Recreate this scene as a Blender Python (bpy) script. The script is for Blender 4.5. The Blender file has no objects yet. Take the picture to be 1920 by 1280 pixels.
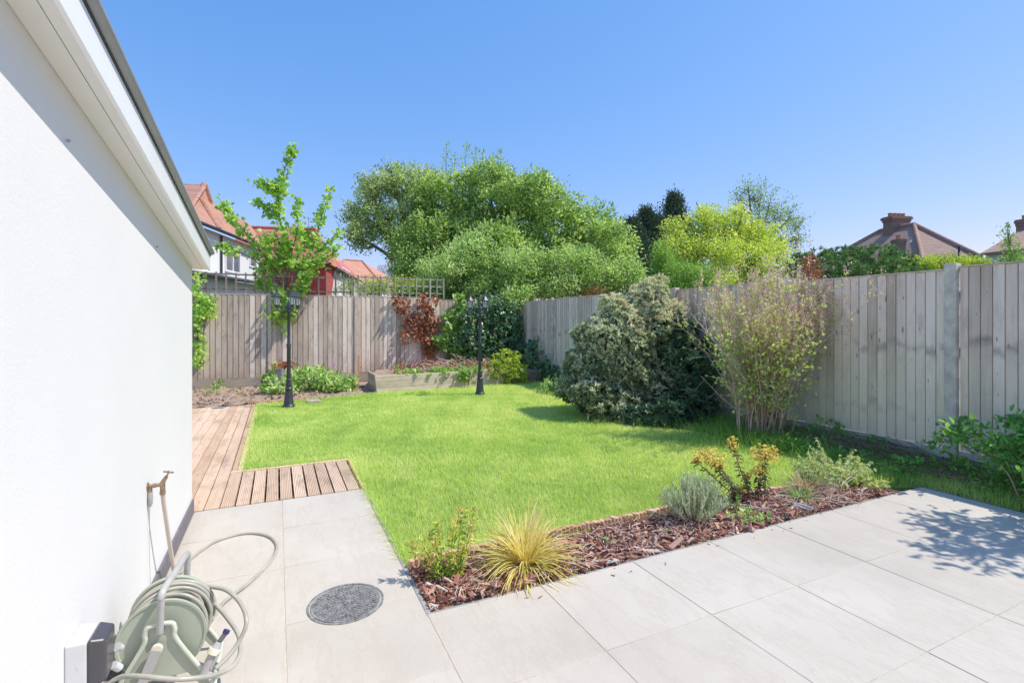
import bpy, math, random
import numpy as np
from mathutils import Vector

# ------------------------------------------------------------------ scene, camera, light
SC = bpy.context.scene
COL = SC.collection
rad = math.radians
YAW = rad(25.3)                      # camera looks 25.3 deg right of the garden's long axis
CS, SN = math.cos(YAW), math.sin(YAW)
FPX, HOR, CAMZ = 930.0, 605.0, 1.40
cam = bpy.data.cameras.new("camera")
cam.sensor_width = 36.0
cam.lens = FPX / 1920 * 36
cam.shift_y = -(640 - HOR) / 1920
cam.clip_start = 0.05
cam.clip_end = 3000
camo = bpy.data.objects.new("camera", cam)
COL.objects.link(camo)
camo.location = (0, 0, CAMZ)
camo.rotation_euler = (rad(90), 0, -YAW)
SC.camera = camo
SC.render.resolution_x, SC.render.resolution_y = 1024, 682

SUN = Vector((1.0, -0.47, 1.62)).normalized()      # direction towards the sun
w = bpy.data.worlds.new("World")
SC.world = w
w.use_nodes = True
nt = w.node_tree
nt.nodes.clear()
sky = nt.nodes.new('ShaderNodeTexSky')
sky.sky_type = 'NISHITA'
sky.sun_disc = False
sky.sun_elevation = math.asin(SUN.z)
sky.sun_rotation = math.atan2(SUN.x, SUN.y)
sky.altitude = 0
sky.air_density = 1.0
sky.dust_density = 0.25
sky.ozone_density = 3.0
hs = nt.nodes.new('ShaderNodeHueSaturation')
hs.inputs['Saturation'].default_value = 1.0
bg = nt.nodes.new('ShaderNodeBackground')
bg.inputs['Strength'].default_value = 0.15
wo = nt.nodes.new('ShaderNodeOutputWorld')
nt.links.new(sky.outputs[0], hs.inputs['Color'])
sep = nt.nodes.new('ShaderNodeSeparateColor'); com = nt.nodes.new('ShaderNodeCombineColor')
nt.links.new(hs.outputs[0], sep.inputs[0])
for i, (gain, power) in enumerate(((.44, 1.10), (.79, .62), (1.58, .40))):     # deeper, clearer blue overhead
    pw = nt.nodes.new('ShaderNodeMath'); pw.operation = 'POWER'; pw.inputs[1].default_value = power
    ml = nt.nodes.new('ShaderNodeMath'); ml.operation = 'MULTIPLY'; ml.inputs[1].default_value = gain
    nt.links.new(sep.outputs[i], pw.inputs[0]); nt.links.new(pw.outputs[0], ml.inputs[0]); nt.links.new(ml.outputs[0], com.inputs[i])
nt.links.new(com.outputs[0], bg.inputs[0])
nt.links.new(bg.outputs[0], wo.inputs[0])
sl = bpy.data.lights.new("sun", 'SUN')
sl.energy = 2.2
sl.angle = rad(0.53)
sl.color = (1.0, 0.94, 0.845)
so = bpy.data.objects.new("sun", sl)
COL.objects.link(so)
so.rotation_euler = (-SUN).to_track_quat('-Z', 'Y').to_euler()
SC.view_settings.view_transform = 'Standard'
SC.view_settings.look = 'None'
SC.view_settings.exposure = 1.18
SC.view_settings.gamma = 1.0
SC.render.engine = 'CYCLES'
SC.cycles.max_bounces = 8
SC.cycles.diffuse_bounces = 4
SC.cycles.transparent_max_bounces = 12

# ------------------------------------------------------------------ helpers
def at(px, py, Y):
    """surveyed point: sight line through the photo at depth Y metres"""
    X = (px - 960) / FPX * Y
    return np.array([X * CS + Y * SN, -X * SN + Y * CS, CAMZ - (py - HOR) / FPX * Y])

def R(seed):
    return np.random.default_rng(seed)

class MB:
    def __init__(s):
        s.V = []; s.n = 0; s.F = []; s.A = []
    def add(s, V, F, r=0.5):
        V = np.asarray(V, float)
        if len(V) == 0: return s
        s.V.append(V)
        fl = F if isinstance(F, list) and len(F) and isinstance(F[0], np.ndarray) and F[0].ndim == 2 else [np.asarray(F, int)]
        for f in fl:
            s.F.append(f + s.n)
        s.A.append(np.broadcast_to(np.asarray(r, float), (len(V),)).copy())
        s.n += len(V)
        return s
    def box(s, a, b, r=0.5, rz=0.0, piv=None, fn=None):
        x0, y0, z0 = a; x1, y1, z1 = b
        V = np.array([(x0,y0,z0),(x1,y0,z0),(x1,y1,z0),(x0,y1,z0),(x0,y0,z1),(x1,y0,z1),(x1,y1,z1),(x0,y1,z1)], float)
        if rz:
            p = np.array(piv if piv is not None else ((x0+x1)/2, (y0+y1)/2))
            c, q = math.cos(rz), math.sin(rz)
            d = V[:, :2] - p
            V[:, 0] = p[0] + d[:, 0]*c - d[:, 1]*q
            V[:, 1] = p[1] + d[:, 0]*q + d[:, 1]*c
        if fn is not None: V = fn(V)
        return s.add(V, BOXF, r)
    def hexa(s, V, r=0.5):           # 8 corners, bottom ring then top ring
        return s.add(V, BOXF, r)
    def poly(s, pts, r=0.5):
        return s.add(pts, np.arange(len(pts))[None, :], r)
    def prism(s, pts, off, r=0.5):    # extrude a 3-D outline along a vector
        P = np.asarray(pts, float); n = len(P); Q = P + np.asarray(off, float)
        i = np.arange(n); j = (i+1) % n
        return s.add(np.vstack([P, Q]), [np.stack([i, j, j+n, i+n], 1), i[::-1][None, :], (i+n)[None, :]], r)
    def tube(s, P, rr, sides=8, r=0.5, cap=True):
        P = np.asarray(P, float); n = len(P)
        rr = np.broadcast_to(np.asarray(rr, float), (n,))
        T = np.gradient(P, axis=0); T /= (np.linalg.norm(T, axis=1)[:, None] + 1e-9)
        ref = np.array([0, 0, 1.0]) if abs(T[:, 2]).mean() < .8 else np.array([1.0, 0, 0])
        A = np.cross(T, ref); A /= (np.linalg.norm(A, axis=1)[:, None] + 1e-9)
        for k in range(1, n):
            if (A[k] * A[k-1]).sum() < 0: A[k] = -A[k]
        B = np.cross(T, A)
        th = np.linspace(0, 2*np.pi, sides, endpoint=False)
        V = P[:, None, :] + rr[:, None, None]*(np.cos(th)[None, :, None]*A[:, None, :] + np.sin(th)[None, :, None]*B[:, None, :])
        V = V.reshape(-1, 3)
        i, j = np.meshgrid(np.arange(n-1), np.arange(sides), indexing='ij')
        i = i.ravel(); j = j.ravel(); j2 = (j+1) % sides
        F = [np.stack([i*sides+j, i*sides+j2, (i+1)*sides+j2, (i+1)*sides+j], 1)]
        if cap:
            F += [np.arange(sides)[::-1][None, :], (np.arange(sides)+(n-1)*sides)[None, :]]
        return s.add(V, F, r)
    def lathe(s, prof, c=(0, 0, 0), sides=24, r=0.5, axis='z', flute=0):
        prof = np.asarray(prof, float); n = len(prof)
        th = np.linspace(0, 2*np.pi, sides, endpoint=False)
        m = 1 - flute*(np.arange(sides) % 2)
        x = prof[:, 0][:, None]*np.cos(th)*m; y = prof[:, 0][:, None]*np.sin(th)*m; z = np.repeat(prof[:, 1][:, None], sides, 1)
        V = np.stack([x, y, z], -1).reshape(-1, 3)
        if axis == 'y': V = V[:, [0, 2, 1]]*np.array([1, 1, -1])
        if axis == 'x': V = V[:, [2, 1, 0]]*np.array([1, 1, -1])
        V = V + np.asarray(c, float)
        i, j = np.meshgrid(np.arange(n-1), np.arange(sides), indexing='ij')
        i = i.ravel(); j = j.ravel(); j2 = (j+1) % sides
        F = [np.stack([i*sides+j, i*sides+j2, (i+1)*sides+j2, (i+1)*sides+j], 1),
             np.arange(sides)[::-1][None, :], (np.arange(sides)+(n-1)*sides)[None, :]]
        return s.add(V, F, r)
    def build(s, name, mat, parent=None, smooth=None, bevel=0, seg=2):
        me = bpy.data.meshes.new(name)
        V = np.vstack(s.V)
        o = bpy.data.objects.new(name, me)
        COL.objects.link(o)
        if parent is not None:
            o.parent = parent; p_ = parent
            while p_ is not None: V = V - np.array(p_.location); p_ = p_.parent
        me.vertices.add(len(V)); me.vertices.foreach_set('co', V.astype(np.float32).ravel())
        loops = np.concatenate([f.ravel() for f in s.F])
        tot = np.concatenate([np.full(len(f), f.shape[1]) for f in s.F])
        st = np.concatenate([[0], np.cumsum(tot)[:-1]])
        me.loops.add(len(loops)); me.loops.foreach_set('vertex_index', loops.astype(np.int32))
        me.polygons.add(len(tot))
        me.polygons.foreach_set('loop_start', st.astype(np.int32))
        me.polygons.foreach_set('loop_total', tot.astype(np.int32))
        me.polygons.foreach_set('use_smooth', np.full(len(tot), smooth is not None))
        me.update(calc_edges=True)
        at_ = me.attributes.new('rnd', 'FLOAT', 'POINT')
        at_.data.foreach_set('value', np.concatenate(s.A).astype(np.float32))
        if smooth: me.set_sharp_from_angle(angle=rad(smooth))
        me.materials.append(mat)
        if bevel:
            b = o.modifiers.new('bevel', 'BEVEL'); b.width = bevel; b.segments = seg; b.limit_method = 'ANGLE'; b.angle_limit = rad(35)
            b.harden_normals = False
        return o

BOXF = np.array([(0,3,2,1),(4,5,6,7),(0,1,5,4),(1,2,6,5),(2,3,7,6),(3,0,4,7)])

def tag(o, label, cat, group=None, kind=None):
    o['label'] = label
    if cat: o['category'] = cat
    if group: o['group'] = group
    if kind: o['kind'] = kind
    return o
def thing(name, label, cat, loc, group=None):
    o = bpy.data.objects.new(name, None); COL.objects.link(o)
    o.location = tuple(float(q) for q in loc); o.empty_display_size = .1
    return tag(o, label, cat, group)
def struct(o):
    o['kind'] = 'structure'; return o

def spline(P, k=10):
    P = np.asarray(P, float); n = len(P)
    Q = np.vstack([2*P[0]-P[1], P, 2*P[-1]-P[-2]])
    out = []
    for i in range(n-1):
        a, b, c, d = Q[i], Q[i+1], Q[i+2], Q[i+3]
        t = np.linspace(0, 1, k, endpoint=False)[:, None]
        out.append(.5*((2*b)+(-a+c)*t+(2*a-5*b+4*c-d)*t**2+(-a+3*b-3*c+d)*t**3))
    out.append(P[-1:])
    return np.vstack(out)

def unit(v): return v/(np.linalg.norm(v, axis=-1, keepdims=True)+1e-9)

# ------------------------------------------------------------------ materials
def newmat(name):
    m = bpy.data.materials.new(name); m.use_nodes = True
    nt = m.node_tree
    return m, nt, nt.nodes['Principled BSDF'], nt.nodes['Material Output']
def N(nt, t, **kw):
    n = nt.nodes.new(t)
    for k, v in kw.items():
        if k in n.inputs: n.inputs[k].default_value = v
        else: setattr(n, k, v)
    return n
def ramp(nt, fac, stops):
    r = nt.nodes.new('ShaderNodeValToRGB')
    e = r.color_ramp.elements
    while len(e) > 1: e.remove(e[-1])
    for i, (p, c) in enumerate(stops):
        if i == 0: el = e[0]; el.position = p
        else: el = e.new(p)
        el.color = (*c, 1) if len(c) == 3 else c
    nt.links.new(fac, r.inputs[0])
    return r.outputs[0]
def noise(nt, scale=5, detail=4, rough=.55, stretch=None, coord=None, off=(0, 0, 0)):
    tc = coord
    if tc is None:
        g = nt.nodes.new('ShaderNodeNewGeometry'); tc = g.outputs['Position']
    mp = nt.nodes.new('ShaderNodeMapping'); mp.inputs['Location'].default_value = off
    if stretch: mp.inputs['Scale'].default_value = stretch
    nt.links.new(tc, mp.inputs[0])
    n = nt.nodes.new('ShaderNodeTexNoise'); n.inputs['Scale'].default_value = scale
    n.inputs['Detail'].default_value = detail; n.inputs['Roughness'].default_value = rough
    nt.links.new(mp.outputs[0], n.inputs['Vector'])
    return n.outputs['Fac']
def mixc(nt, fac, a, b, mode='MIX'):
    m = nt.nodes.new('ShaderNodeMix'); m.data_type = 'RGBA'; m.blend_type = mode
    for i, x in ((0, fac), (6, a), (7, b)):
        if hasattr(x, 'links') or isinstance(x, bpy.types.NodeSocket): nt.links.new(x, m.inputs[i])
        elif i == 0: m.inputs[0].default_value = x
        else: m.inputs[i].default_value = (*x, 1)
    return m.outputs[2]
def math_(nt, op, a, b=None, clamp=False):
    m = nt.nodes.new('ShaderNodeMath'); m.operation = op; m.use_clamp = clamp
    for i, x in enumerate((a, b)):
        if x is None: continue
        if isinstance(x, bpy.types.NodeSocket): nt.links.new(x, m.inputs[i])
        else: m.inputs[i].default_value = x
    return m.outputs[0]
def bump(nt, bs, h, strength=.4, dist=.01):
    b = nt.nodes.new('ShaderNodeBump'); b.inputs['Strength'].default_value = strength; b.inputs['Distance'].default_value = dist
    nt.links.new(h, b.inputs['Height']); nt.links.new(b.outputs[0], bs.inputs['Normal'])
def attr(nt, n='rnd'):
    a = nt.nodes.new('ShaderNodeAttribute'); a.attribute_name = n; return a.outputs['Fac']

def plain(name, col, rough=.6, metal=0, var=.12, scale=8, bmp=.15, dist=.003, spec=.5):
    m, nt, bs, out = newmat(name)
    n = noise(nt, scale, 5, .6)
    c1 = tuple(min(1, c*(1+var)) for c in col); c0 = tuple(c*(1-var) for c in col)
    nt.links.new(ramp(nt, n, [(.3, c0), (.7, c1)]), bs.inputs['Base Color'])
    bs.inputs['Roughness'].default_value = rough; bs.inputs['Metallic'].default_value = metal
    bs.inputs['Specular IOR Level'].default_value = spec
    if bmp: bump(nt, bs, noise(nt, scale*6, 4, .6), bmp, dist)
    return m

def leafmat(name, stops, trans=.35, rough=.45, tint=(1.15, 1.25, .55), spec=.4, clump=1.5, cl=.35, gain=1.4):
    """leaf: colour differs leaf by leaf (attribute) and gently from spray to spray"""
    m, nt, bs, out = newmat(name)
    a = attr(nt)
    n = noise(nt, clump, 3, .5)
    f = math_(nt, 'ADD', math_(nt, 'MULTIPLY', a, 1-cl), math_(nt, 'MULTIPLY', n, cl), True)
    c = ramp(nt, f, [(p_, tuple(min(.85, k_*gain+.02) for k_ in q_)) for p_, q_ in stops])
    nt.links.new(c, bs.inputs['Base Color'])
    bs.inputs['Roughness'].default_value = rough; bs.inputs['Specular IOR Level'].default_value = spec
    tr = nt.nodes.new('ShaderNodeBsdfTranslucent')
    nt.links.new(mixc(nt, 1.0, c, tint, 'MULTIPLY'), tr.inputs[0])
    mx = nt.nodes.new('ShaderNodeMixShader'); mx.inputs[0].default_value = trans
    nt.links.new(bs.outputs[0], mx.inputs[1]); nt.links.new(tr.outputs[0], mx.inputs[2])
    nt.links.new(mx.outputs[0], out.inputs[0])
    return m

def woodmat(name, stops, axis=2, knots=.5, algae=None, rough=.8, ribs=None, grain=.5, stain=.35, warm=None):
    m, nt, bs, out = newmat(name)
    a = attr(nt)
    st = [26, 26, 26]; st[axis] = 1.1
    g = nt.nodes.new('ShaderNodeNewGeometry')
    comb = nt.nodes.new('ShaderNodeVectorMath'); comb.operation = 'ADD'
    cc = nt.nodes.new('ShaderNodeCombineXYZ')
    for i in range(3): nt.links.new(math_(nt, 'MULTIPLY', a, 7.3+3*i), cc.inputs[i])
    nt.links.new(g.outputs['Position'], comb.inputs[0]); nt.links.new(cc.outputs[0], comb.inputs[1])
    P = comb.outputs[0]
    gr = noise(nt, 1.6, 6, .65, st, P)
    big = noise(nt, 1.3, 4, .6, None, None)
    f = math_(nt, 'ADD', math_(nt, 'MULTIPLY', a, .48), math_(nt, 'ADD', math_(nt, 'MULTIPLY', gr, grain), math_(nt, 'MULTIPLY', big, stain)), False)
    f = math_(nt, 'SUBTRACT', f, .20, True)
    c = ramp(nt, f, stops)
    if knots:
        sx = nt.nodes.new('ShaderNodeSeparateXYZ'); nt.links.new(g.outputs['Position'], sx.inputs[0])
        al = math_(nt, 'ADD', sx.outputs[0], sx.outputs[1]); zz_ = sx.outputs[2]
        if axis == 0: pa, pb = math_(nt, 'MULTIPLY', sx.outputs[2], 11), math_(nt, 'MULTIPLY', al, 4)
        elif axis == 1: pa, pb = math_(nt, 'MULTIPLY', sx.outputs[0], 11), math_(nt, 'MULTIPLY', sx.outputs[1], 3)
        else: pa, pb = math_(nt, 'MULTIPLY', al, 13), math_(nt, 'MULTIPLY', sx.outputs[2], 4.2)
        c2 = nt.nodes.new('ShaderNodeCombineXYZ')
        nt.links.new(pa, c2.inputs[0]); nt.links.new(math_(nt, 'ADD', pb, math_(nt, 'MULTIPLY', a, 31)), c2.inputs[1])
        v = nt.nodes.new('ShaderNodeTexVoronoi'); v.voronoi_dimensions = '2D'; v.inputs['Scale'].default_value = 1.0
        nt.links.new(c2.outputs[0], v.inputs['Vector'])
        sc_ = nt.nodes.new('ShaderNodeSeparateColor'); nt.links.new(v.outputs['Color'], sc_.inputs[0])
        kf = ramp(nt, math_(nt, 'DIVIDE', v.outputs['Distance'], math_(nt, 'ADD', .35, sc_.outputs[1])), [(.04, (1, 1, 1)), (.10, (.35, .35, .35)), (.17, (0, 0, 0))])
        kf = math_(nt, 'MULTIPLY', math_(nt, 'MULTIPLY', kf, math_(nt, 'GREATER_THAN', sc_.outputs[0], .78)), knots)
        c = mixc(nt, kf, c, tuple(x*.30 for x in stops[0][1]))
        if axis == 2 and algae is not None:      # dirt held along the rails behind the boards
            fine_ = noise(nt, 6, 5, .75, None, P)
            for zr in (.47, 1.17):
                d_ = math_(nt, 'ABSOLUTE', math_(nt, 'ADD', math_(nt, 'SUBTRACT', math_(nt, 'ADD', zz_, math_(nt, 'MULTIPLY', math_(nt, 'SUBTRACT', a, .5), .16)), zr), math_(nt, 'MULTIPLY', math_(nt, 'SUBTRACT', fine_, .5), .22)))
                bf_ = ramp(nt, d_, [(.0, (1, 1, 1)), (.075, (0, 0, 0))])
                c = mixc(nt, math_(nt, 'MULTIPLY', math_(nt, 'MULTIPLY', bf_, ramp(nt, noise(nt, 3.5, 3, .6, None, P, (1, 4, 2)), [(.46, (0, 0, 0)), (.60, (1, 1, 1))])), .62), c, tuple(x*.45 for x in stops[0][1]))
    # narrow weather stains running with the grain
    sp = ramp(nt, noise(nt, 1.0, 6, .72, [7 if k_ != axis else 2.2 for k_ in range(3)], P), [(.50, (0, 0, 0)), (.70, (1, 1, 1))])
    c = mixc(nt, math_(nt, 'MULTIPLY', sp, .34 if algae else .55), c, tuple(x*.5 for x in stops[0][1]))
    if algae:
        col, ztop = algae
        sz = nt.nodes.new('ShaderNodeSeparateXYZ'); nt.links.new(g.outputs['Position'], sz.inputs[0])
        zz = math_(nt, 'ADD', math_(nt, 'MULTIPLY', sz.outputs[2], -1/ztop), math_(nt, 'ADD', .45, math_(nt, 'MULTIPLY', noise(nt, 2.5, 4, .6), 1.1)))
        af = ramp(nt, zz, [(.0, (0, 0, 0)), (.75, (1, 1, 1))])
        c = mixc(nt, math_(nt, 'MULTIPLY', af, .62), c, col)
    if warm:
        col, z0 = warm
        sz = nt.nodes.new('ShaderNodeSeparateXYZ'); nt.links.new(g.outputs['Position'], sz.inputs[0])
        zz = math_(nt, 'ADD', math_(nt, 'MULTIPLY', sz.outputs[2], -1/z0), math_(nt, 'ADD', noise(nt, 5, 4, .6), .3))
        af = ramp(nt, zz, [(.05, (0, 0, 0)), (.6, (1, 1, 1))])
        c = mixc(nt, math_(nt, 'MULTIPLY', af, .6), c, col)
    nt.links.new(c, bs.inputs['Base Color'])
    bs.inputs['Roughness'].default_value = rough
    bs.inputs['Specular IOR Level'].default_value = .25
    bump(nt, bs, gr, .5, .004)
    return m

M = {}
def render_wall():
    m, nt, bs, out = newmat('painted_render')
    n = noise(nt, 1.2, 5, .6)
    nt.links.new(ramp(nt, n, [(.3, (.70, .70, .695)), (.7, (.735, .735, .73))]), bs.inputs['Base Color'])
    c = ramp(nt, n, [(.3, (.725, .715, .705)), (.7, (.755, .745, .735))])
    g = nt.nodes.new('ShaderNodeNewGeometry'); sz = nt.nodes.new('ShaderNodeSeparateXYZ'); nt.links.new(g.outputs['Position'], sz.inputs[0])
    dz = math_(nt, 'ADD', math_(nt, 'MULTIPLY', sz.outputs[2], -2.2), noise(nt, 14, 7, .75))
    c = mixc(nt, math_(nt, 'MULTIPLY', ramp(nt, dz, [(.12, (0, 0, 0)), (.5, (1, 1, 1))]), .22), c, (.42, .36, .30))
    st_ = ramp(nt, noise(nt, 1.0, 6, .7, (5, 5, .5), None, (2, 9, 0)), [(.56, (0, 0, 0)), (.78, (1, 1, 1))])
    c = mixc(nt, math_(nt, 'MULTIPLY', st_, .10), c, (.5, .48, .45))
    nt.links.new(c, bs.inputs['Base Color'])
    bs.inputs['Roughness'].default_value = .75
    bump(nt, bs, noise(nt, 70, 6, .7), .35, .003)
    return m
M['render'] = render_wall()
M['soffit'] = plain('soffit_upvc', (.78, .76, .73), .35, var=.02, bmp=.02)
M['fascia'] = plain('fascia_upvc', (.84, .84, .84), .3, var=.015, bmp=.02)
M['lead'] = plain('grey_roof_trim', (.30, .31, .34), .45, var=.10, scale=5)
M['dark'] = plain('black_plastic', (.03, .03, .035), .4, var=.2)
M['plinth'] = plain('grey_plinth', (.16, .15, .165), .7, var=.15, scale=12)

def tilemat():
    m, nt, bs, out = newmat('porcelain_paving')
    a = attr(nt)
    big = noise(nt, .9, 6, .65)
    fine = noise(nt, 60, 5, .7)
    f = math_(nt, 'ADD', math_(nt, 'MULTIPLY', a, .09), math_(nt, 'ADD', math_(nt, 'MULTIPLY', big, .70), math_(nt, 'MULTIPLY', fine, .2)))
    c = ramp(nt, f, [(.30, (.43, .387, .325)), (.5, (.515, .468, .40)), (.66, (.57, .52, .45))])
    # faint veins / scuffs
    v = noise(nt, 1.4, 9, .72, (3.2, .8, 1), None, (3, 7, 0))
    vf = ramp(nt, v, [(.47, (0, 0, 0)), (.50, (1, 1, 1)), (.53, (0, 0, 0))])
    c = mixc(nt, math_(nt, 'MULTIPLY', vf, .30), c, (.42, .35, .28))
    d = ramp(nt, noise(nt, 9, 6, .7), [(.60, (0, 0, 0)), (.75, (1, 1, 1))])
    c = mixc(nt, math_(nt, 'MULTIPLY', d, .22), c, (.36, .31, .25))
    nt.links.new(c, bs.inputs['Base Color'])
    bs.inputs['Roughness'].default_value = .62
    bump(nt, bs, noise(nt, 150, 4, .6), .12, .001)
    return m
M['tile'] = tilemat()
M['grout'] = plain('sand_grout', (.50, .43, .35), .9, var=.2, scale=20)
M['mortar'] = plain('cement_edge', (.30, .29, .29), .9, var=.2, scale=25, bmp=.5)
def soilmat():
    m, nt, bs, out = newmat('dry_soil')
    n = noise(nt, 14, 8, .7)
    nt.links.new(ramp(nt, n, [(.3, (.21, .13, .09)), (.5, (.38, .265, .19)), (.72, (.54, .41, .31))]), bs.inputs['Base Color'])
    bs.inputs['Roughness'].default_value = .95
    bump(nt, bs, noise(nt, 45, 8, .75), .9, .02)
    return m
M['soil'] = soilmat()
def groundmat():
    m, nt, bs, out = newmat('rough_ground')
    n = noise(nt, .35, 7, .65)
    nt.links.new(ramp(nt, n, [(.35, (.06, .09, .03)), (.6, (.10, .13, .05)), (.75, (.16, .13, .08))]), bs.inputs['Base Color'])
    bs.inputs['Roughness'].default_value = .95
    return m
M['ground'] = groundmat()
def lawnmat():
    m, nt, bs, out = newmat('lawn_soil_and_thatch')
    n = noise(nt, 3.0, 7, .65)
    nt.links.new(ramp(nt, n, [(.3, (.18, .28, .05)), (.55, (.30, .40, .08)), (.75, (.42, .42, .16))]), bs.inputs['Base Color'])
    bs.inputs['Roughness'].default_value = .9
    bump(nt, bs, noise(nt, 90, 5, .7), 1, .02)
    return m
M['lawn'] = lawnmat()
M['grass'] = leafmat('grass_blade', [(.0, (.14, .28, .05)), (.30, (.34, .47, .12)), (.56, (.49, .58, .21)), (.80, (.62, .63, .35)), (1, (.68, .62, .46))], trans=.5, rough=.4, tint=(1.3, 1.2, .7), clump=1.1, cl=.55)
M['wildgrass'] = leafmat('coarse_grass', [(.0, (.06, .17, .02)), (.5, (.14, .28, .04)), (.85, (.26, .36, .08)), (1, (.5, .42, .25))], trans=.4, clump=2)
M['fence'] = woodmat('weathered_fence', [(.12, (.38, .295, .23)), (.42, (.63, .52, .42)), (.62, (.78, .66, .545)), (.85, (.88, .77, .66))], 2, .75, warm=((.42, .28, .19), .55))
M['fence_side'] = woodmat('weathered_fence_side', [(.12, (.50, .385, .30)), (.40, (.76, .62, .51)), (.60, (.90, .755, .63)), (.85, (.96, .85, .74))], 2, .8, algae=((.86, .80, .56), 1.25))
M['gravel'] = woodmat('gravel_board_wood', [(.12, (.34, .27, .21)), (.42, (.50, .42, .34)), (.62, (.60, .51, .42)), (.85, (.68, .60, .50))], 0, .4)
M['concrete'] = plain('concrete_post', (.60, .54, .46), .9, var=.28, scale=9, bmp=.5, dist=.004)
M['sleeper'] = woodmat('sleeper_wood', [(.12, (.38, .28, .20)), (.42, (.58, .46, .35)), (.62, (.70, .57, .45)), (.85, (.78, .67, .54))], 0, .5)
M['deck'] = woodmat('deck_board', [(.1, (.48, .31, .19)), (.4, (.66, .46, .31)), (.62, (.76, .57, .41)), (.88, (.84, .68, .53))], 1, .35, grain=.42, stain=.25)
def ribbed():
    m = woodmat('ribbed_deck_board', [(.1, (.52, .37, .255)), (.4, (.70, .535, .395)), (.62, (.79, .635, .49)), (.88, (.86, .73, .59))], 1, .3, grain=.42, stain=.25)
    return m
M['deckr'] = ribbed()
M['orangewood'] = woodmat('orange_timber', [(.12, (.40, .19, .07)), (.42, (.52, .27, .11)), (.62, (.58, .34, .16)), (.85, (.62, .42, .26))], 2, .2)
M['roll'] = woodmat('log_roll', [(.12, (.40, .21, .13)), (.42, (.58, .35, .23)), (.62, (.66, .43, .29)), (.85, (.72, .54, .40))], 2, .2)
M['trellis'] = woodmat('trellis_brown', [(.12, (.14, .10, .08)), (.42, (.22, .17, .14)), (.62, (.29, .23, .19)), (.85, (.36, .29, .24))], 2, 0)
M['trellis_g'] = woodmat('trellis_grey', [(.12, (.25, .24, .17)), (.42, (.36, .34, .26)), (.62, (.44, .42, .33)), (.85, (.5, .48, .40))], 2, 0)
M['bark'] = plain('grey_bark', (.20, .16, .12), .9, var=.35, scale=14, bmp=.8, dist=.01)
M['barkred'] = plain('reddish_twig', (.48, .30, .21), .8, var=.3, scale=12, bmp=.3)
M['twigpale'] = plain('pale_twig', (.58, .48, .39), .8, var=.3, scale=9, bmp=.3)
def mulchmat():
    m, nt, bs, out = newmat('bark_mulch')
    a = attr(nt)
    c = ramp(nt, a, [(0, (.12, .045, .035)), (.3, (.27, .11, .08)), (.6, (.43, .21, .15)), (.82, (.52, .34, .26)), (.94, (.60, .48, .40)), (1, (.56, .54, .54))])
    n = noise(nt, 60, 5, .7)
    c = mixc(nt, n, c, (.16, .08, .05)) if False else c
    nt.links.new(c, bs.inputs['Base Color']); bs.inputs['Roughness'].default_value = .85
    bump(nt, bs, noise(nt, 120, 4, .6), .6, .003)
    return m
M['mulch'] = mulchmat()
M['iron'] = plain('black_painted_iron', (.045, .05, .06), .38, var=.3, scale=30, bmp=.25, dist=.001)
M['stone_iron'] = plain('cast_iron_cover', (.27, .265, .255), .6, metal=.3, var=.5, scale=35, bmp=.5)
def glass(name, col, rough=.05, alpha=.35):
    m, nt, bs, out = newmat(name)
    bs.inputs['Base Color'].default_value = (*col, 1); bs.inputs['Roughness'].default_value = rough
    bs.inputs['Alpha'].default_value = alpha; bs.inputs['Specular IOR Level'].default_value = .8
    return m
M['lampglass'] = glass('lamp_glass', (.75, .78, .80), .15, .55)
M['bulb'] = plain('white_bulb', (.8, .8, .78), .3, var=.02, bmp=0)

# ------------------------------------------------------------------ ground, paving, lawn
WU = -0.57                                 # face of the white wall
b = MB(); b.box((-400, -60, -.5), (500, 900, -.085))
struct(b.build('ground', M['ground']))
b = MB(); b.box((-1.9, 9.55, -.084), (6.0, 12.5, -.035))
rs = R(1)
struct(b.build('border_soil', M['soil']))

TU = .617; TV = .588
def slab(b, x0, y0, x1, y1, r, top=0.0, g=.0022):
    b.box((x0+g, y0+g, -.02), (x1-g, y1-g, top), r)
r = R(2)
b = MB()
xs = [.65+TU*k for k in range(8)]            # 0.65 .. 4.97
ys = [2.33-TV*k for k in range(9)]
for i in range(7):
    for j in range(8):
        slab(b, xs[i], ys[j+1], xs[i+1], ys[j], r.random(), r.uniform(-.0008, .0008))
for i in range(2):
    for j in range(11):
        y1 = 4.325-.6*j
        slab(b, [-.555, .032][i], y1-.6, [.032, .65][i], y1, r.random(), r.uniform(-.0008, .0008))
patio = struct(b.build('patio', M['tile'], smooth=30, bevel=.0015, seg=1))
b = MB(); b.box((-.56, -2.6, -.084), (.645, 4.32, -.0025)); b.box((.6452, -2.6, -.084), (4.965, 2.325, -.0025))
struct(b.build('paving_grout', M['grout']))
b = MB()
b.box((.651, 2.332, -.083), (4.99, 2.352, -.006)); b.box((4.971, -2.0, -.083), (4.992, 2.3315, -.004))
b.box((.651, 2.353, -.083), (.675, 4.34, -.006))
struct(b.build('paving_edge', M['mortar'], bevel=.003))

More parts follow.
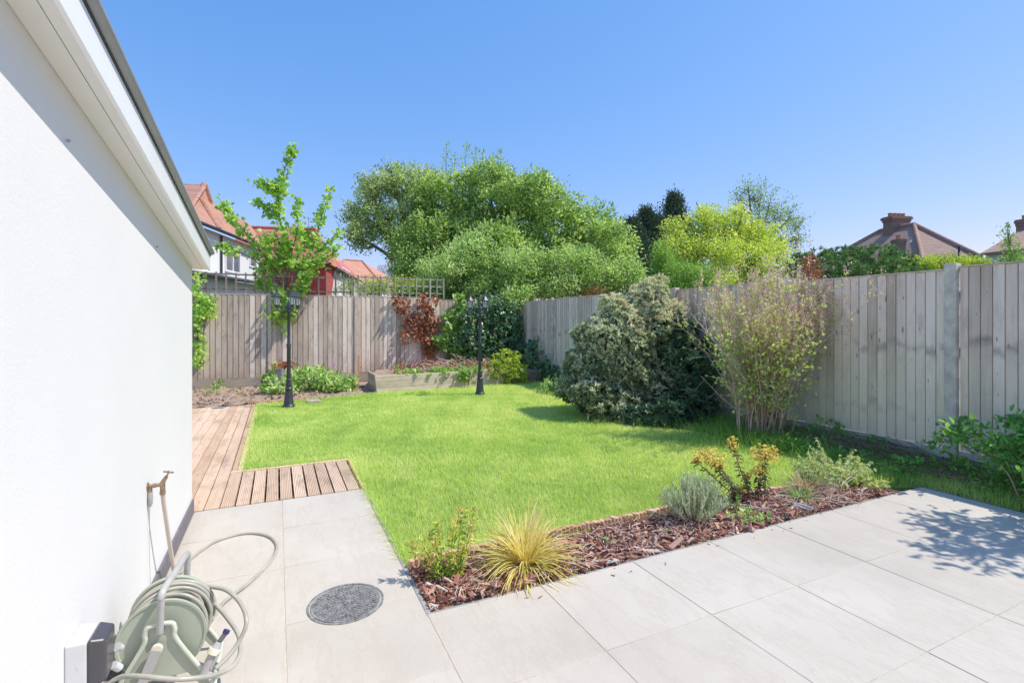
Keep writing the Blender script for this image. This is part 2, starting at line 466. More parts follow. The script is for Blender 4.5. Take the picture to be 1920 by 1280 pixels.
lawn_pts = [(-.33, 5.37), (.66, 5.37), (.66, 4.34), (.676, 4.33), (.676, 2.86), (2.3, 2.86), (3.4, 2.84), (4.3, 2.74), (5.0, 2.40), (5.0, -1), (5.98, -1), (5.98, 5.0), (5.6, 7.0), (5.6, 10.3), (1.7, 10.12), (.6, 9.75), (-.33, 9.62)]
b = MB(); b.prism([(x, y, -.083) for x, y in lawn_pts], (0, 0, .055))
struct(b.build('lawn_ground', M['lawn']))
LP = np.array(lawn_pts)
def inside(P, poly):
    x, y = P[:, 0], P[:, 1]; c = np.zeros(len(P), bool); n = len(poly); j = n-1
    for i in range(n):
        xi, yi = poly[i]; xj, yj = poly[j]
        m = ((yi > y) != (yj > y)) & (x < (xj-xi)*(y-yi)/(yj-yi+1e-12)+xi)
        c ^= m; j = i
    return c
def sn(P, s, seed=0):        # cheap smooth 2-D noise, sum of sines
    q = R(seed); v = np.zeros(len(P))
    for k in range(7):
        a = q.uniform(0, 6.28); f = s*q.uniform(.5, 2.2)
        v += np.sin((P[:, 0]*math.cos(a)+P[:, 1]*math.sin(a))*f+q.uniform(0, 6.28))
    return v/7
def blades(P, h, wd, lean, seed, r, z0=-.03):
    q = R(seed); n = len(P)
    th = q.uniform(0, 2*np.pi, n); d = np.stack([np.cos(th), np.sin(th), 0*th], 1)
    th2 = th+np.pi/2+q.normal(0, .5, n); s = np.stack([np.cos(th2), np.sin(th2), 0*th2], 1)
    B = np.concatenate([P, np.full((n, 1), z0)], 1) if P.shape[1] == 2 else P
    up = np.array([0, 0, 1.0])
    ln = (lean*q.uniform(.3, 1.6, n))[:, None]; h = np.asarray(h)[:, None]; wd = np.asarray(wd)[:, None]
    m = B+up*h*.6+d*h*ln*.35
    t = B+up*h*(1-.25*ln)+d*h*ln
    V = np.stack([B-s*wd, B+s*wd, m+s*wd*.8, m-s*wd*.8, t], 1).reshape(-1, 3)
    i = np.arange(n)*5
    F = [np.stack([i, i+1, i+2, i+3], 1), np.stack([i+3, i+2, i+4], 1)]
    rr = np.repeat(np.clip(r, 0, 1), 5)
    return V, F, rr
q = R(5)
n = 430000
P = np.stack([q.uniform(-.4, 6, n), q.uniform(-1, 10.4, n)], 1)
P = P[inside(P, lawn_pts)]
Dm = P[:, 0]*SN+P[:, 1]*CS                       # depth from the terrace
keep = (q.random(len(P)) < np.clip(6.2/Dm, .55, 1)) & (P[:, 1] > 1.5-.0*Dm)
wild = (P[:, 0] > 4.95+.25*np.sin(P[:, 1]*2))
keep &= ~(wild & (q.random(len(P)) < .45))
P = P[keep]; Dm = Dm[keep]; wild = wild[keep]
pt = sn(P, 3.5, 3)
h = .038+.014*q.random(len(P))+.012*pt+.01*q.random(len(P))**6
edge = (P[:, 0] < .80) & (P[:, 1] < 5.5) | (P[:, 1] < 3.05) | (P[:, 0] < -.15) | (P[:, 1] > 9.55)
h = h+edge*q.random(len(P))*.035+wild*q.random(len(P))*.07
wd = np.clip(.00042*Dm, .0011, .0036)
E_ = []
for (xa, ya), (xb, yb), nn in (((-.29, 5.35), (.66, 5.35), 500), ((-.29, 5.36), (-.29, 9.5), 900), ((.685, 2.9), (.685, 5.3), 1200), ((.72, 2.875), (4.2, 2.80), 1100), ((-.2, 9.6), (1.7, 10.0), 500), ((1.8, 10.08), (4.7, 10.3), 700)):
    f_ = q.random(nn)[:, None]; E_.append(np.array([[xa, ya]])*(1-f_)+np.array([[xb, yb]])*f_+q.normal(0, .018, (nn, 2)))
E_ = np.vstack(E_); eb = blades(E_, .05+.05*q.random(len(E_)), np.full(len(E_), .0018), 1.1, 61, .30+q.normal(0, .2, len(E_)))
V, F, rr = blades(P, h, wd, .55, 6, .40+.22*sn(P, 1.3, 28)+.34*pt+.30*sn(P, 14, 8)+.30*(sn(P, 7, 18) > .28)*q.random(len(P))+q.normal(0, .17, len(P))-.25*wild)
b = MB(); b.add(V, F, rr); b.add(*eb)
tag(b.build('lawn', M['grass']), 'bright green mown lawn filling the middle of the garden', 'lawn', kind='stuff')

# ------------------------------------------------------------------ white building on the left
EZ = lambda v: 1.80+.1245*(4.32-v)          # underside of the sloping eaves
t = thing('white_building', 'white rendered house wall with sloping eaves and grey roof trim', 'building', (WU, 4.32, 0))
v0, v1 = -2.5, 4.32
b = MB()
b.hexa([(-3.6, v0, .0), (WU, v0, .0), (WU, v1, .0), (-3.6, v1, .0), (-3.6, v0, EZ(v0)+.02), (WU, v0, EZ(v0)+.02), (WU, v1, EZ(v1)+.02), (-3.6, v1, EZ(v1)+.02)])
b.build('wall', M['render'], t)
b = MB(); b.box((WU-.05, v0, -.03), (WU+.012, v1+.004, .10)); b.box((-3.6, v1-.05, -.03), (WU-.051, v1+.012, .10))
b.build('plinth', M['plinth'], t, bevel=.003)
def strip(b, u0, u1, z0, z1, va=v0, vb=v1+.03):
    b.hexa([(u0, va, EZ(va)+z0), (u1, va, EZ(va)+z0), (u1, vb, EZ(vb)+z0), (u0, vb, EZ(vb)+z0), (u0, va, EZ(va)+z1), (u1, va, EZ(va)+z1), (u1, vb, EZ(vb)+z1), (u0, vb, EZ(vb)+z1)])
b = MB(); strip(b, WU+.001, WU+.062, 0, .02); strip(b, WU+.0635, WU+.098, .002, .02)
b.build('soffit', M['soffit'], t, bevel=.001)
b = MB(); strip(b, WU+.098, WU+.112, -.006, .104, v0, 2.985); strip(b, WU+.098, WU+.112, -.006, .104, 2.988, v1+.03); strip(b, -3.6, WU+.0975, .021, .104, v1+.012, v1+.03)
b.build('fascia', M['fascia'], t, bevel=.002)
b = MB(); strip(b, WU+.09, WU+.116, .1045, .113, v0, v1+.035)  # black strip standing in for the dark gap between fascia and roof trim
b.build('dark_gap_strip', M['dark'], t)
b = MB(); P_ = []
for k in range(7):
    a = math.pi*(k/6)
    P_.append((WU+.112+.024*math.sin(a)*1.2, .1335-.020*math.cos(a)))
Pa = [(x, v0, EZ(v0)+z) for x, z in P_]+[(WU+.02, v0, EZ(v0)+.155), (WU+.02, v0, EZ(v0)+.1137)]
b.prism(Pa, (0, v1+.04-v0, EZ(v1+.04)-EZ(v0)))
b.build('roof_trim', M['lead'], t, smooth=50)
b = MB(); strip(b, -3.6, WU+.018, .114, .15, v0, v1+.04)
b.build('roof', M['lead'], t)
b = MB()
pth = [(-3.4+k*.2, v1+.075, EZ(v1)+.07) for k in range(15)]+[(WU+.075, v1+.075, EZ(v1)+.07)]
b.tube(pth, .045, 10); b.build('gutter', M['lead'], t, smooth=50)
for v in (3.1, 1.9, .9):
    b = MB(); b.lathe([(.004, 0), (.006, .004), (.003, .008)], (WU+.004, v, EZ(v)-.16), 8, axis='x'); b.build('wall_fixing', M['lead'], t)

# ------------------------------------------------------------------ decking
t = thing('wooden_deck', 'L shaped timber decking of ribbed and smooth boards beside the lawn', 'deck', (-.3, 4.8, 0))
def ribboard(b, x0, x1, y0, y1, r, top=.004, nr=7):
    pts = []
    wdt = (x1-x0)/nr
    pts.append((x0, y0, top-.028))
    for k in range(nr):
        a = x0+k*wdt
        pts += [(a+wdt*.06, y0, top), (a+wdt*.56, y0, top), (a+wdt*.62, y0, top-.006), (a+wdt*.98, y0, top-.006)]
    pts[-1] = (x1-.001, y0, top); pts.append((x1, y0, top-.028))
    b.prism(pts[::-1], (0, y1-y0, 0), r)
q = R(11)
b = MB(); x = -.392
for k in range(10):
    ribboard(b, x, x+.0905, 4.335, 5.288, .25+.5*q.random(), nr=7); x += .1032
for k in range(2):
    x0 = -.497-.105*k
    if k == 0: ribboard(b, x0, x0+.0975, 4.335, 9.56, .3+.4*q.random(), nr=7)
b.build('ribbed_boards', M['deckr'], t)
b = MB(); x = -.505
while x > -1.95:
    x0 = x-.100
    b.box((x0, 4.335 if x0 > WU-.06 else 4.40, -.02), (x, 9.56, .003+q.uniform(-.001, .001)), .2+.6*q.random()); x = x0-.006
b.box((-.390, 5.34, -.02), (-.345, 9.56, .002), .2)
b.box((-.342, 5.3365, -.02), (-.300, 9.56, .004), .9)
b.build('smooth_boards', M['deck'], t, bevel=.0015, seg=1)
b = MB(); b.box((-.395, 5.292, -.02), (.652, 5.335, .008), .85); b.box((.6485, 4.335, -.06), (.668, 5.336, .006), .7)
b.build('edge_board', M['deck'], t, bevel=.002)
b = MB()
for y in (4.45, 4.85, 5.2): b.box((-.34, y-.022, -.08), (.64, y+.022, -.026), .1)
b.box((-1.9, 4.42, -.083), (-.31, 9.54, -.0215), .05)
b.build('joist', M['deck'], t)

# ------------------------------------------------------------------ fences
def featherboards(b, u0, u1, z0, z1, along, pos, face, q, w_=.112, lean=0, gap=(.003, .007)):
    """overlapping wedge boards; along 'u' or 'v', pos is the fence plane, face -1 shows towards smaller pos"""
    x = u0
    while x < u1-.005:
        x1 = min(x+w_*q.uniform(.94, 1.06), u1)
        th0, th1 = .011, .018
        off = q.uniform(-.0015, .0015); dz = q.uniform(-.006, .004)
        a = x; c = x1-q.uniform(*gap)
        P = [(a, pos+face*(th1+off)), (c, pos+face*(th0+off)), (c, pos+face*.003), (a, pos+face*.003)]
        if q.random() < .5 and False: pass
        lo, hi = z0+dz, z1+dz*.9
        if along == 'u':
            ring = [(p[0], p[1]) for p in P]
        else:
            ring = [(p[1], p[0]) for p in P]
        V = [(x_, y_, lo) for x_, y_ in ring]+[(x_, y_, hi) for x_, y_ in ring]
        b.hexa(V, q.random()); x = x1
    bk = (pos, pos+face*.0025) if face > 0 else (pos+face*.0025, pos)
    if along == 'u': b.box((u0, bk[0], z0), (u1, bk[1], z1-.01), 0)
    else: b.box((bk[0], u0, z0), (bk[1], u1, z1-.01), 0)
t = thing('back_fence', 'weathered brown grey featheredge fence across the back of the garden', 'fence', (2, 12.5, 0))
q = R(21)
posts = [-2.02, -.17, 1.70, 3.58, 5.45]
tops = [2.02, 2.03, 2.04, 2.00]
vv = [12.38, 12.42, 12.55, 12.56]
for k in range(4):
    b = MB(); featherboards(b, posts[k]+.05, posts[k+1]-.03, .20, tops[k], 'u', vv[k], -1, q, .108, gap=(.006, .013))
    b.box((posts[k]+.04, vv[k]+.001, .5), (posts[k+1]-.03, vv[k]+.03, .57), .3); b.box((posts[k]+.04, vv[k]+.001, 1.6), (posts[k+1]-.03, vv[k]+.03, 1.67), .3)
    b.build('panel', M['fence'], t)
    b = MB(); b.box((posts[k]+.03, vv[k]-.02, tops[k]), (posts[k+1]-.01, vv[k]+.035, tops[k]+.012), q.random()); b.build('capping', M['fence'], t)
    b = MB(); b.box((posts[k]+.05, vv[k]-.02, -.03), (posts[k+1]-.03, vv[k]+.006, .19), q.random(), fn=None); b.build('gravel_board', M['gravel'], t, bevel=.003)
for k, x in enumerate(posts[:-1]):
    b = MB(); vx = vv[max(0, k-1)]
    b.box((x-.03, vx-.035, -.03), (x+.045, vx+.05, 2.03), .4); b.build('post', M['fence'], t, bevel=.003)
b = MB(); b.box((1.752, 12.47, -.03), (1.80, 12.513, .62), .6); b.build('repair_stake', M['orangewood'], t, bevel=.003)
b = MB(); featherboards(b, 5.48, 5.96, .18, 1.98, 'u', 12.56, -1, q, .108); b.build('panel', M['fence'], t)

t = thing('side_fence', 'pale grey featheredge fence with concrete posts along the right side', 'fence', (6.06, 5, 0))
q = R(22)
pv = [-1.22, .68, 2.58, 4.48, 6.38, 8.42, 10.45, 12.5]
for k in range(7):
    y0, y1 = pv[k]+.055, pv[k+1]-.055
    if k == 6: y1 = 12.53
    zt = (1.93 if k < 5 else 1.96)+[0, .012, -.008, .014, -.006, .01, 0][k]
    b = MB(); featherboards(b, y0, y1, .15, zt, 'v', 6.07, -1, q, .092, gap=(.005, .009))
    for z in (.4, 1.1, 1.65): b.box((6.071, y0, z), (6.10, y1, z+.07), .3)
    b.build('panel', M['fence_side'], t)
    b = MB(); b.box((6.045, y0, zt+.003), (6.10, y1, zt+.016), .3); b.build('capping', M['fence_side'], t)
    b = MB(); b.box((6.04, y0, -.08), (6.075, y1, .145), .5); b.build('gravel_board', M['concrete'], t, bevel=.004)
for k in range(0, 7):
    b = MB(); y = pv[k]
    b.hexa([(6.0, y-.05, -.08), (6.11, y-.05, -.08), (6.11, y+.05, -.08), (6.0, y+.05, -.08), (6.0, y-.05, 1.985), (6.11, y-.05, 1.985), (6.11, y+.05, 1.985), (6.0, y+.05, 1.985)])
    b.build('post', M['concrete'], t, bevel=.008)

def trellis(name, label, x0, x1, z0, z1, y, nx, zs, mat):
    t = thing(name, label, 'trellis', ((x0+x1)/2, y, z0), 'trellis on top of the back fence')
    b = MB(); q = R(int(x0*100)+900)
    for k in range(nx):
        x = x0+(x1-x0)*k/(nx-1)
        b.box((x-.017, y-.018, z0), (x+.017, y-.001, z1+q.uniform(-.008, .008)), q.random())
    b.build('upright_slats', mat, t)
    b = MB()
    for z in zs: b.box((x0-.02, y, z-.017), (x1+.02, y+.016, z+.017), q.random())
    b.build('cross_slats', mat, t)
trellis('fence_trellis', 'dark brown trellis on the back fence, left half nearest the white wall', -1.95, 1.62, 2.03, 2.50, 12.43, 20, (2.13, 2.46), M['trellis'])
trellis('fence_trellis', 'pale weathered square trellis on the back fence, right half before the big tree', 1.78, 3.95, 2.03, 2.56, 12.57, 13, (2.16, 2.34, 2.52), M['trellis_g'])

# ------------------------------------------------------------------ raised bed, soil, edging
t = thing('raised_planter', 'low raised bed of pale timber sleepers before the back fence', 'planter', (3, 10.2, 0))
q = R(31)
for k in range(3):
    z0 = -.04+.125*k; z1 = z0+.122
    sl_ = .04
    a0 = 1.80-sl_*(z0/.33); a1 = 1.80-sl_*(z1/.33)
    b = MB(); b.hexa([(a0, 10.15, z0), (4.75, 10.42, z0), (4.75, 10.48, z0), (a0, 10.21, z0), (a1, 10.15, z1), (4.75, 10.42, z1), (4.75, 10.48, z1), (a1, 10.21, z1)], q.random())
    b.build('sleeper', M['sleeper'], t, bevel=.005)
    b = MB(); b.box((1.80, 10.22, z0), (1.85, 11.25, z1), q.random())
    b.build('end_board', M['sleeper'], t, bevel=.004)
for x, y in ((3.72, 10.31),):
    for dx in (0, .10):
        b = MB(); b.hexa([(x+dx, y-.0, .0), (x+dx+.03, y, .0), (x+dx+.03, y+.02, .0), (x+dx, y+.02, .0), (x+dx+.06, y-.0, .36), (x+dx+.09, y, .36), (x+dx+.09, y+.02, .36), (x+dx+.06, y+.02, .36)], .8)
        b.build('brace', M['sleeper'], t)
b = MB(); b.prism([(1.852, 10.22, .0), (4.75, 10.49, .0), (5.9, 10.6, .0), (5.9, 12.48, .0), (2.2, 12.4, .0), (1.852, 11.25, .0)], (0, 0, .25))
b.build('planter_soil', M['soil'], t)

def bumpy(name, poly, z, amp, mat, step=.05, seed=0, zfun=None):
    """uneven soil surface as a closed sheet"""
    P = np.array(poly); x0, y0 = P.min(0); x1, y1 = P.max(0)
    nx, ny = int((x1-x0)/step)+1, int((y1-y0)/step)+1
    X, Y = np.meshgrid(np.linspace(x0, x1, nx), np.linspace(y0, y1, ny), indexing='ij')
    Q = np.stack([X.ravel(), Y.ravel()], 1)
    Z = z+amp*(sn(Q, 6, seed)+.6*sn(Q, 17, seed+1)+.4*sn(Q, 40, seed+2))
    i, j = np.meshgrid(np.arange(nx-1), np.arange(ny-1), indexing='ij'); i = i.ravel(); j = j.ravel()
    F = np.stack([i*ny+j, (i+1)*ny+j, (i+1)*ny+j+1, i*ny+j+1], 1)
    cen = Q[F].mean(1); F = F[inside(cen, poly)]
    b = MB(); b.add(np.column_stack([Q, Z]), F); return b.build(name, mat, smooth=60)
struct(bumpy('border_soil', [(-1.9, 9.62), (-.3, 9.7), (.6, 9.86), (1.72, 10.2), (1.72, 12.4), (-1.9, 12.3)], -.012, .03, M['soil'], .035, 41))
struct(bumpy('fence_side_soil', [(5.0, 2.3), (5.6, 3.4), (5.75, 6), (6.03, 6), (6.03, -1.2), (5.0, -1.2)], -.03, .03, M['soil'], .04, 44))
struct(bumpy('mulch_bed', [(.68, 2.355), (4.4, 2.355), (4.75, 2.36), (4.3, 2.72), (3.4, 2.80), (2.3, 2.82), (.68, 2.82)], -.018, .012, M['soil'], .03, 47))

# clods and small stones on the back border
q = R(50); b = MB()
for k in range(420):
    x = q.uniform(-1.6, 1.7); y = q.uniform(9.75+.2*max(0, x), 12.2); s = q.uniform(.01, .035)*(1+.6*(q.random() > .93))
    V = q.normal(0, 1, (8, 3)); V = np.array([(-1,-1,-1),(1,-1,-1),(1,1,-1),(-1,1,-1),(-1,-1,1),(1,-1,1),(1,1,1),(-1,1,1)])*s*.6+q.normal(0, s*.22, (8, 3))
    b.hexa(V+np.array([x, y, 0]), q.random())
tag(b.build('soil_clods', M['soil']), 'dry crumbly soil clods strewn over the back border', 'soil', kind='stuff')

# bark chips
q = R(51)
def chips(n, gen, zf, smin, smax, seed):
    q = R(seed); P = gen(q, n)
    L = q.uniform(smin, smax, n)*(.6+.8*q.random(n)**2); W = L*q.uniform(.16, .5, n)
    yaw = q.uniform(0, 6.28, n); pit = q.normal(0, .33, n); rol = q.normal(0, .6, n)
    d = np.stack([np.cos(yaw)*np.cos(pit), np.sin(yaw)*np.cos(pit), np.sin(pit)], 1)
    s = unit(np.cross(d, np.array([0, 0, 1.0]))); u = np.cross(s, d)
    s2 = s*np.cos(rol)[:, None]+u*np.sin(rol)[:, None]; u2 = np.cross(s2, d)
    C_ = np.column_stack([P, zf(P, q)])
    tk = (L*.07+.0015)
    T = [(-1, -.7, -1), (1, -.45, -1), (.85, .6, -1), (-.9, .5, -1), (-.9, -.5, 1), (.8, -.35, 1), (1, .4, 1), (-.75, .65, 1)]
    V = np.stack([C_+d*(a*L/2)[:, None]+s2*(bb*W/2)[:, None]+u2*(c*tk/2)[:, None] for a, bb, c in T], 1)
    V = V+q.normal(0, 1, V.shape)*(W*.07)[:, None, None]
    b = MB(); i = np.arange(n)[:, None]*8
    b.add(V.reshape(-1, 3), [(BOXF[None]+i[:, :, None]).reshape(-1, 4)], np.repeat(q.random(n)**1.1, 8)); return b
def gen(q, n):
    P = np.column_stack([q.uniform(.68, 4.6, n*2), q.uniform(2.36, 2.86, n*2)])
    lim = 2.82-np.clip(P[:, 0]-3.4, 0, 9)**2*.16
    return P[P[:, 1] < lim-.015][:n]
_P = gen(R(60), 7500)
def chips_n(n, seed, smin, smax, lo, hi):
    P = gen(R(seed), n)
    return chips(len(P), lambda q, m: P, lambda P, q: -.012+lo+(hi-lo)*q.random(len(P))+.02*sn(P, 9, 3), smin, smax, seed+1)
b = chips_n(7500, 60, .018, .055, 0, .028)
b2 = chips_n(520, 64, .06, .12, .012, .035)
for V, A, F in ((b2.V[0], b2.A[0], b2.F[0]),): b.add(V, [F], A)
bs2 = MB(); q2 = R(70)
for k in range(260):
    x = q2.uniform(.75, 4.2); y = q2.uniform(2.38, 2.78-max(0, x-3.4)*.1); a_ = q2.uniform(0, 6.28); l_ = q2.uniform(.04, .16)*(1+.6*(x > 3.3))
    bs2.tube([(x, y, .022), (x+l_*.5*math.cos(a_), y+l_*.5*math.sin(a_), .03+.015*q2.random()), (x+l_*math.cos(a_+.3), y+l_*math.sin(a_+.3), .022)], [.0016, .0018, .0009], 4, q2.random())
tag(bs2.build('dry_stalks', M['twigpale']), 'pale dry stalks scattered over the bark chippings', 'dead stalks', kind='stuff')
tag(b.build('bark_mulch', M['mulch']), 'reddish brown bark chippings covering the narrow bed beside the patio', 'mulch', kind='stuff')
# spilled chips on the paving edge
b = chips(26, lambda q, n: np.column_stack([q.uniform(.9, 4.3, n), q.uniform(2.22, 2.35, n)]), lambda P, q: .003+0*P[:, 0], .012, .03, 66)
tag(b.build('spilled_chips', M['mulch']), 'a few bark chips spilled onto the patio edge', 'mulch', kind='stuff')

# log roll edging
def roll(name, label, path, h, seed, z0=-.05):
    t_ = None
    q = R(seed); P = spline(path, 40); d = np.r_[0, np.cumsum(np.linalg.norm(np.diff(P, axis=0), axis=1))]
    b = MB(); s = 0
    while s < d[-1]:
        x = np.interp(s, d, P[:, 0]); y = np.interp(s, d, P[:, 1])
        hh = h+q.uniform(-.006, .006)
        b.lathe([(.019, z0), (.0195, z0+.02), (.019, z0+hh-.004), (.015, z0+hh)], (x, y, 0), 8, q.random()); s += .031
    o = b.build(name, M['roll'], smooth=40); tag(o, label, 'edging'); return o
roll('log_roll_edging', 'reddish half log roll edging between lawn and bark mulch bed', [(.70, 2.835), (1.6, 2.84), (2.4, 2.845), (3.3, 2.82), (3.9, 2.76), (4.25, 2.66)], .088, 71)
roll('log_roll_edging', 'low orange log roll edging beside the left lamp post base', [(-.46, 9.66), (-.2, 9.68), (.15, 9.72), (.50, 9.82)], .09, 72)

# manhole cover
t = thing('manhole_cover', 'round dark cast iron manhole cover set in the path', 'manhole cover', (.31, 2.60, 0))
b = MB(); b.lathe([(.167, -.02), (.167, .002), (.1665, .0035), (.158, .0035), (.156, .002), (.001, .002)], (.31, 2.60, 0), 64)
b.build('cover', M['stone_iron'], t, smooth=40)
b = MB(); q = R(80)
for ring in range(1, 11):
    rr = .0148*ring; n = int(2*math.pi*rr/.0175)
    for k in range(n):
        a = 2*math.pi*k/n+ring*.37; x, y = .31+rr*math.cos(a), 2.60+rr*math.sin(a)
        b.box((x-.0055, y-.0036, .002), (x+.0055, y+.0036, .0056), q.random(), rz=a+.8*(k % 2))
b.build('tread_studs', M['stone_iron'], t)
b = MB(); b.lathe([(.183, -.02), (.183, .0032), (.1735, .0032), (.1735, -.02)], (.31, 2.60, 0), 64); b.build('rim', M['stone_iron'], t, smooth=40)

# ------------------------------------------------------------------ lamp posts
def lamp_post(x, y, rot, label):
    t = thing('garden_lamp_post', label, 'lamp post', (x, y, 0), 'black triple headed garden lamp posts')
    z = -.03
    b = MB()
    b.lathe([(.094, z), (.094, .025), (.085, .035), (.078, .05), (.064, .20), (.055, .285)], (x, y, 0), 24, flute=.07)
    b.lathe([(.058, .285), (.062, .293), (.062, .305), (.05, .315), (.044, .33), (.05, .345), (.052, .365), (.044, .40), (.042, .435), (.047, .44), (.047, .455), (.038, .465)], (x, y, 0), 24)
    b.build('base', M['iron'], t, smooth=35)
    b = MB(); b.lathe([(.033, .465), (.031, .98), (.034, .985), (.038, .995), (.034, 1.005), (.038, 1.03), (.034, 1.045), (.026, 1.06), (.023, 1.56), (.03, 1.57), (.036, 1.585), (.03, 1.60), (.038, 1.64), (.036, 1.68), (.026, 1.70), (.022, 1.73), (.012, 1.745), (.014, 1.76), (.001, 1.775)], (x, y, 0), 20)
    b.build('pole', M['iron'], t, smooth=35)
    for k in range(3):
        a = rot+k*2*math.pi/3; dx, dy = math.cos(a), math.sin(a); Rr = .19
        b = MB()
        pts = spline([(x+dx*.02, y+dy*.02, 1.60), (x+dx*.08, y+dy*.08, 1.575), (x+dx*.15, y+dy*.15, 1.60), (x+dx*Rr, y+dy*Rr, 1.66)], 6)
        b.tube(pts, .0085, 8)
        pts = spline([(x+dx*.03, y+dy*.03, 1.66), (x+dx*.09, y+dy*.09, 1.665), (x+dx*.13, y+dy*.13, 1.635), (x+dx*.10, y+dy*.10, 1.61)], 6)
        b.tube(pts, .005, 6)
        b.build('arm', M['iron'], t, smooth=40)
        cx, cy = x+dx*Rr, y+dy*Rr
        b = MB()
        b.lathe([(.012, 1.655), (.03, 1.672), (.032, 1.682), (.040, 1.688), (.040, 1.697), (.001, 1.698)], (cx, cy, 0), 6)
        for j in range(6):
            aj = j*math.pi/3
            b.tube([(cx+.037*math.cos(aj), cy+.037*math.sin(aj), 1.69), (cx+.056*math.cos(aj), cy+.056*math.sin(aj), 1.822)], .0042, 5)
        b.lathe([(.052, 1.818), (.078, 1.822), (.079, 1.832), (.052, 1.865), (.028, 1.905), (.014, 1.915), (.012, 1.925), (.016, 1.935), (.006, 1.95), (.007, 1.96), (.001, 1.972)], (cx, cy, 0), 6)
        L_ = b.build('lantern', M['iron'], t, smooth=25)
        b = MB(); b.lathe([(.034, 1.699), (.052, 1.817)], (cx, cy, 0), 6); g_ = b.build('lantern_glass', M['lampglass'], L_)
        b = MB(); b.lathe([(.012, 1.70), (.013, 1.735), (.024, 1.765), (.02, 1.79), (.001, 1.80)], (cx, cy, 0), 12); g_ = b.build('bulb', M['bulb'], L_, smooth=40)
    return t
lamp_post(.17, 9.09, math.pi-YAW+.17, 'black triple lantern lamp post at the deck side of the lawn')
lamp_post(3.61, 9.12, math.pi-YAW+.1, 'black triple lantern lamp post before the ivy covered fence corner')

# ------------------------------------------------------------------ hose reel, tap, socket
M['reel'] = plain('sage_green_plastic', (.40, .44, .34), .42, var=.10, scale=7, bmp=.06)
M['reel2'] = plain('pale_green_plastic', (.55, .585, .48), .4, var=.08, scale=9, bmp=.05)
M['greyp'] = plain('grey_plastic', (.40, .39, .375), .35, var=.10, scale=14, bmp=.04)
M['darkp'] = plain('dark_grey_plastic', (.10, .105, .115), .4, var=.15, scale=14)
M['cream'] = plain('cream_plastic', (.72, .66, .50), .4, var=.06)
M['hose'] = plain('olive_grey_hose', (.38, .37, .31), .35, var=.16, scale=10, bmp=.05)
M['hosebeige'] = plain('beige_hose', (.60, .50, .42), .45, var=.10, scale=10, bmp=.05)
M['brass'] = plain('tarnished_brass', (.38, .27, .18), .42, metal=.7, var=.3, scale=60, bmp=.3, dist=.001)
M['whitep'] = plain('white_plastic', (.56, .57, .565), .35, var=.04, scale=20, bmp=.05)
def smoked():
    m, nt, bs, out = newmat('smoked_plastic')
    bs.inputs['Base Color'].default_value = (.075, .072, .08, 1); bs.inputs['Roughness'].default_value = .18
    bs.inputs['Alpha'].default_value = .9
    return m
M['smoke'] = smoked()

cu, cz = -.392, .215; vf, vb_ = 2.25, 2.44
t = thing('hose_reel', 'pale green garden hose reel on a stand beside the white wall', 'hose reel', (cu, 2.34, 0))
def disc(v, name, sgn):
    b = MB()
    pr = [(.001, .004), (.052, .004), (.054, .008), (.060, .008), (.063, .003), (.118, .000), (.130, .002), (.134, .009), (.142, .009), (.144, .002), (.144, -.008), (.136, -.008), (.132, -.004), (.001, -.004)]
    b.lathe([(x, -sgn*z) for x, z in pr][::-1 if sgn > 0 else 1], (cu, v, cz), 56, axis='y')
    return b.build(name, M['reel'], t, smooth=30)
disc(vf, 'front_disc', -1); disc(vb_, 'back_disc', 1)
b = MB(); b.lathe([(.062, -.09), (.062, .09)], (cu, 2.345, cz), 32, axis='y'); b.build('drum', M['reel'], t, smooth=40)
b = MB(); q = R(90)
pts = []
for lay in range(3):
    Rl = .075+.0165*lay; nt_ = 9
    for k in range(nt_*22):
        a = k/22*2*math.pi; f = k/(nt_*22)
        if lay % 2: f = 1-f
        v = vf+.018+.155*f
        rr_ = Rl+.004*math.sin(a*.7+lay)+.003*math.sin(a*2.3)
        pts.append((cu+rr_*math.cos(a), v+.004*math.sin(a*1.3), cz+rr_*math.sin(a)))
b.tube(pts, .0082, 8)
for k, (Rr, v, oy) in enumerate([(.128, 2.30, .008), (.133, 2.345, .012), (.137, 2.39, .006), (.140, 2.415, .014)]):
    pp = [(cu+oy+Rr*math.cos(a), v+.018*math.sin(a+k), cz+Rr*math.sin(a)-.002) for a in np.linspace(-.9+k*.2, 3.6-k*.1, 40)]
    b.tube(pp, .0082, 8)
b.build('coiled_hose', M['hose'], t, smooth=60)
def aframe(v, name, sgn):
    b = MB()
    O = [(-.030, .290), (.030, .290), (.044, .262), (.052, .215), (.175, .03), (.175, 0), (.145, 0), (.085, .085), (-.085, .085), (-.145, 0), (-.175, 0), (-.175, .03), (-.052, .215), (-.044, .262)]
    b.prism([(cu+x, v, z) for x, z in O], (0, .006*sgn, 0))
    o = b.build(name, M['reel'], t, bevel=.002)
    b = MB()
    ring = [(-.175, .012), (-.055, .213), (-.046, .262), (-.032, .287), (.032, .287), (.046, .262), (.055, .213), (.175, .012)]
    b.tube(spline([(cu+x, v-.003, z) for x, z in ring], 5), .0085, 8)
    b.build('frame_rim', M['reel2'], t, smooth=60)
aframe(2.212, 'front_frame', 1); aframe(2.478, 'back_frame', -1)
b = MB()
for sx_ in (-.17, .17):
    b = MB(); b.tube([(cu+sx_, 2.21, .012), (cu+sx_, 2.48, .012)], .011, 8); b.build('foot_rail', M['reel2'], t, smooth=60)
b = MB(); b.tube(spline([(cu, 2.205, .26), (cu+.004, 2.203, .36), (cu+.008, 2.215, .405), (cu+.03, 2.32, .424), (cu+.045, 2.45, .43), (cu+.048, 2.485, .405), (cu+.04, 2.487, .25)], 8), .0125, 12)
b.build('carry_handle', M['greyp'], t, smooth=60)
b = MB()
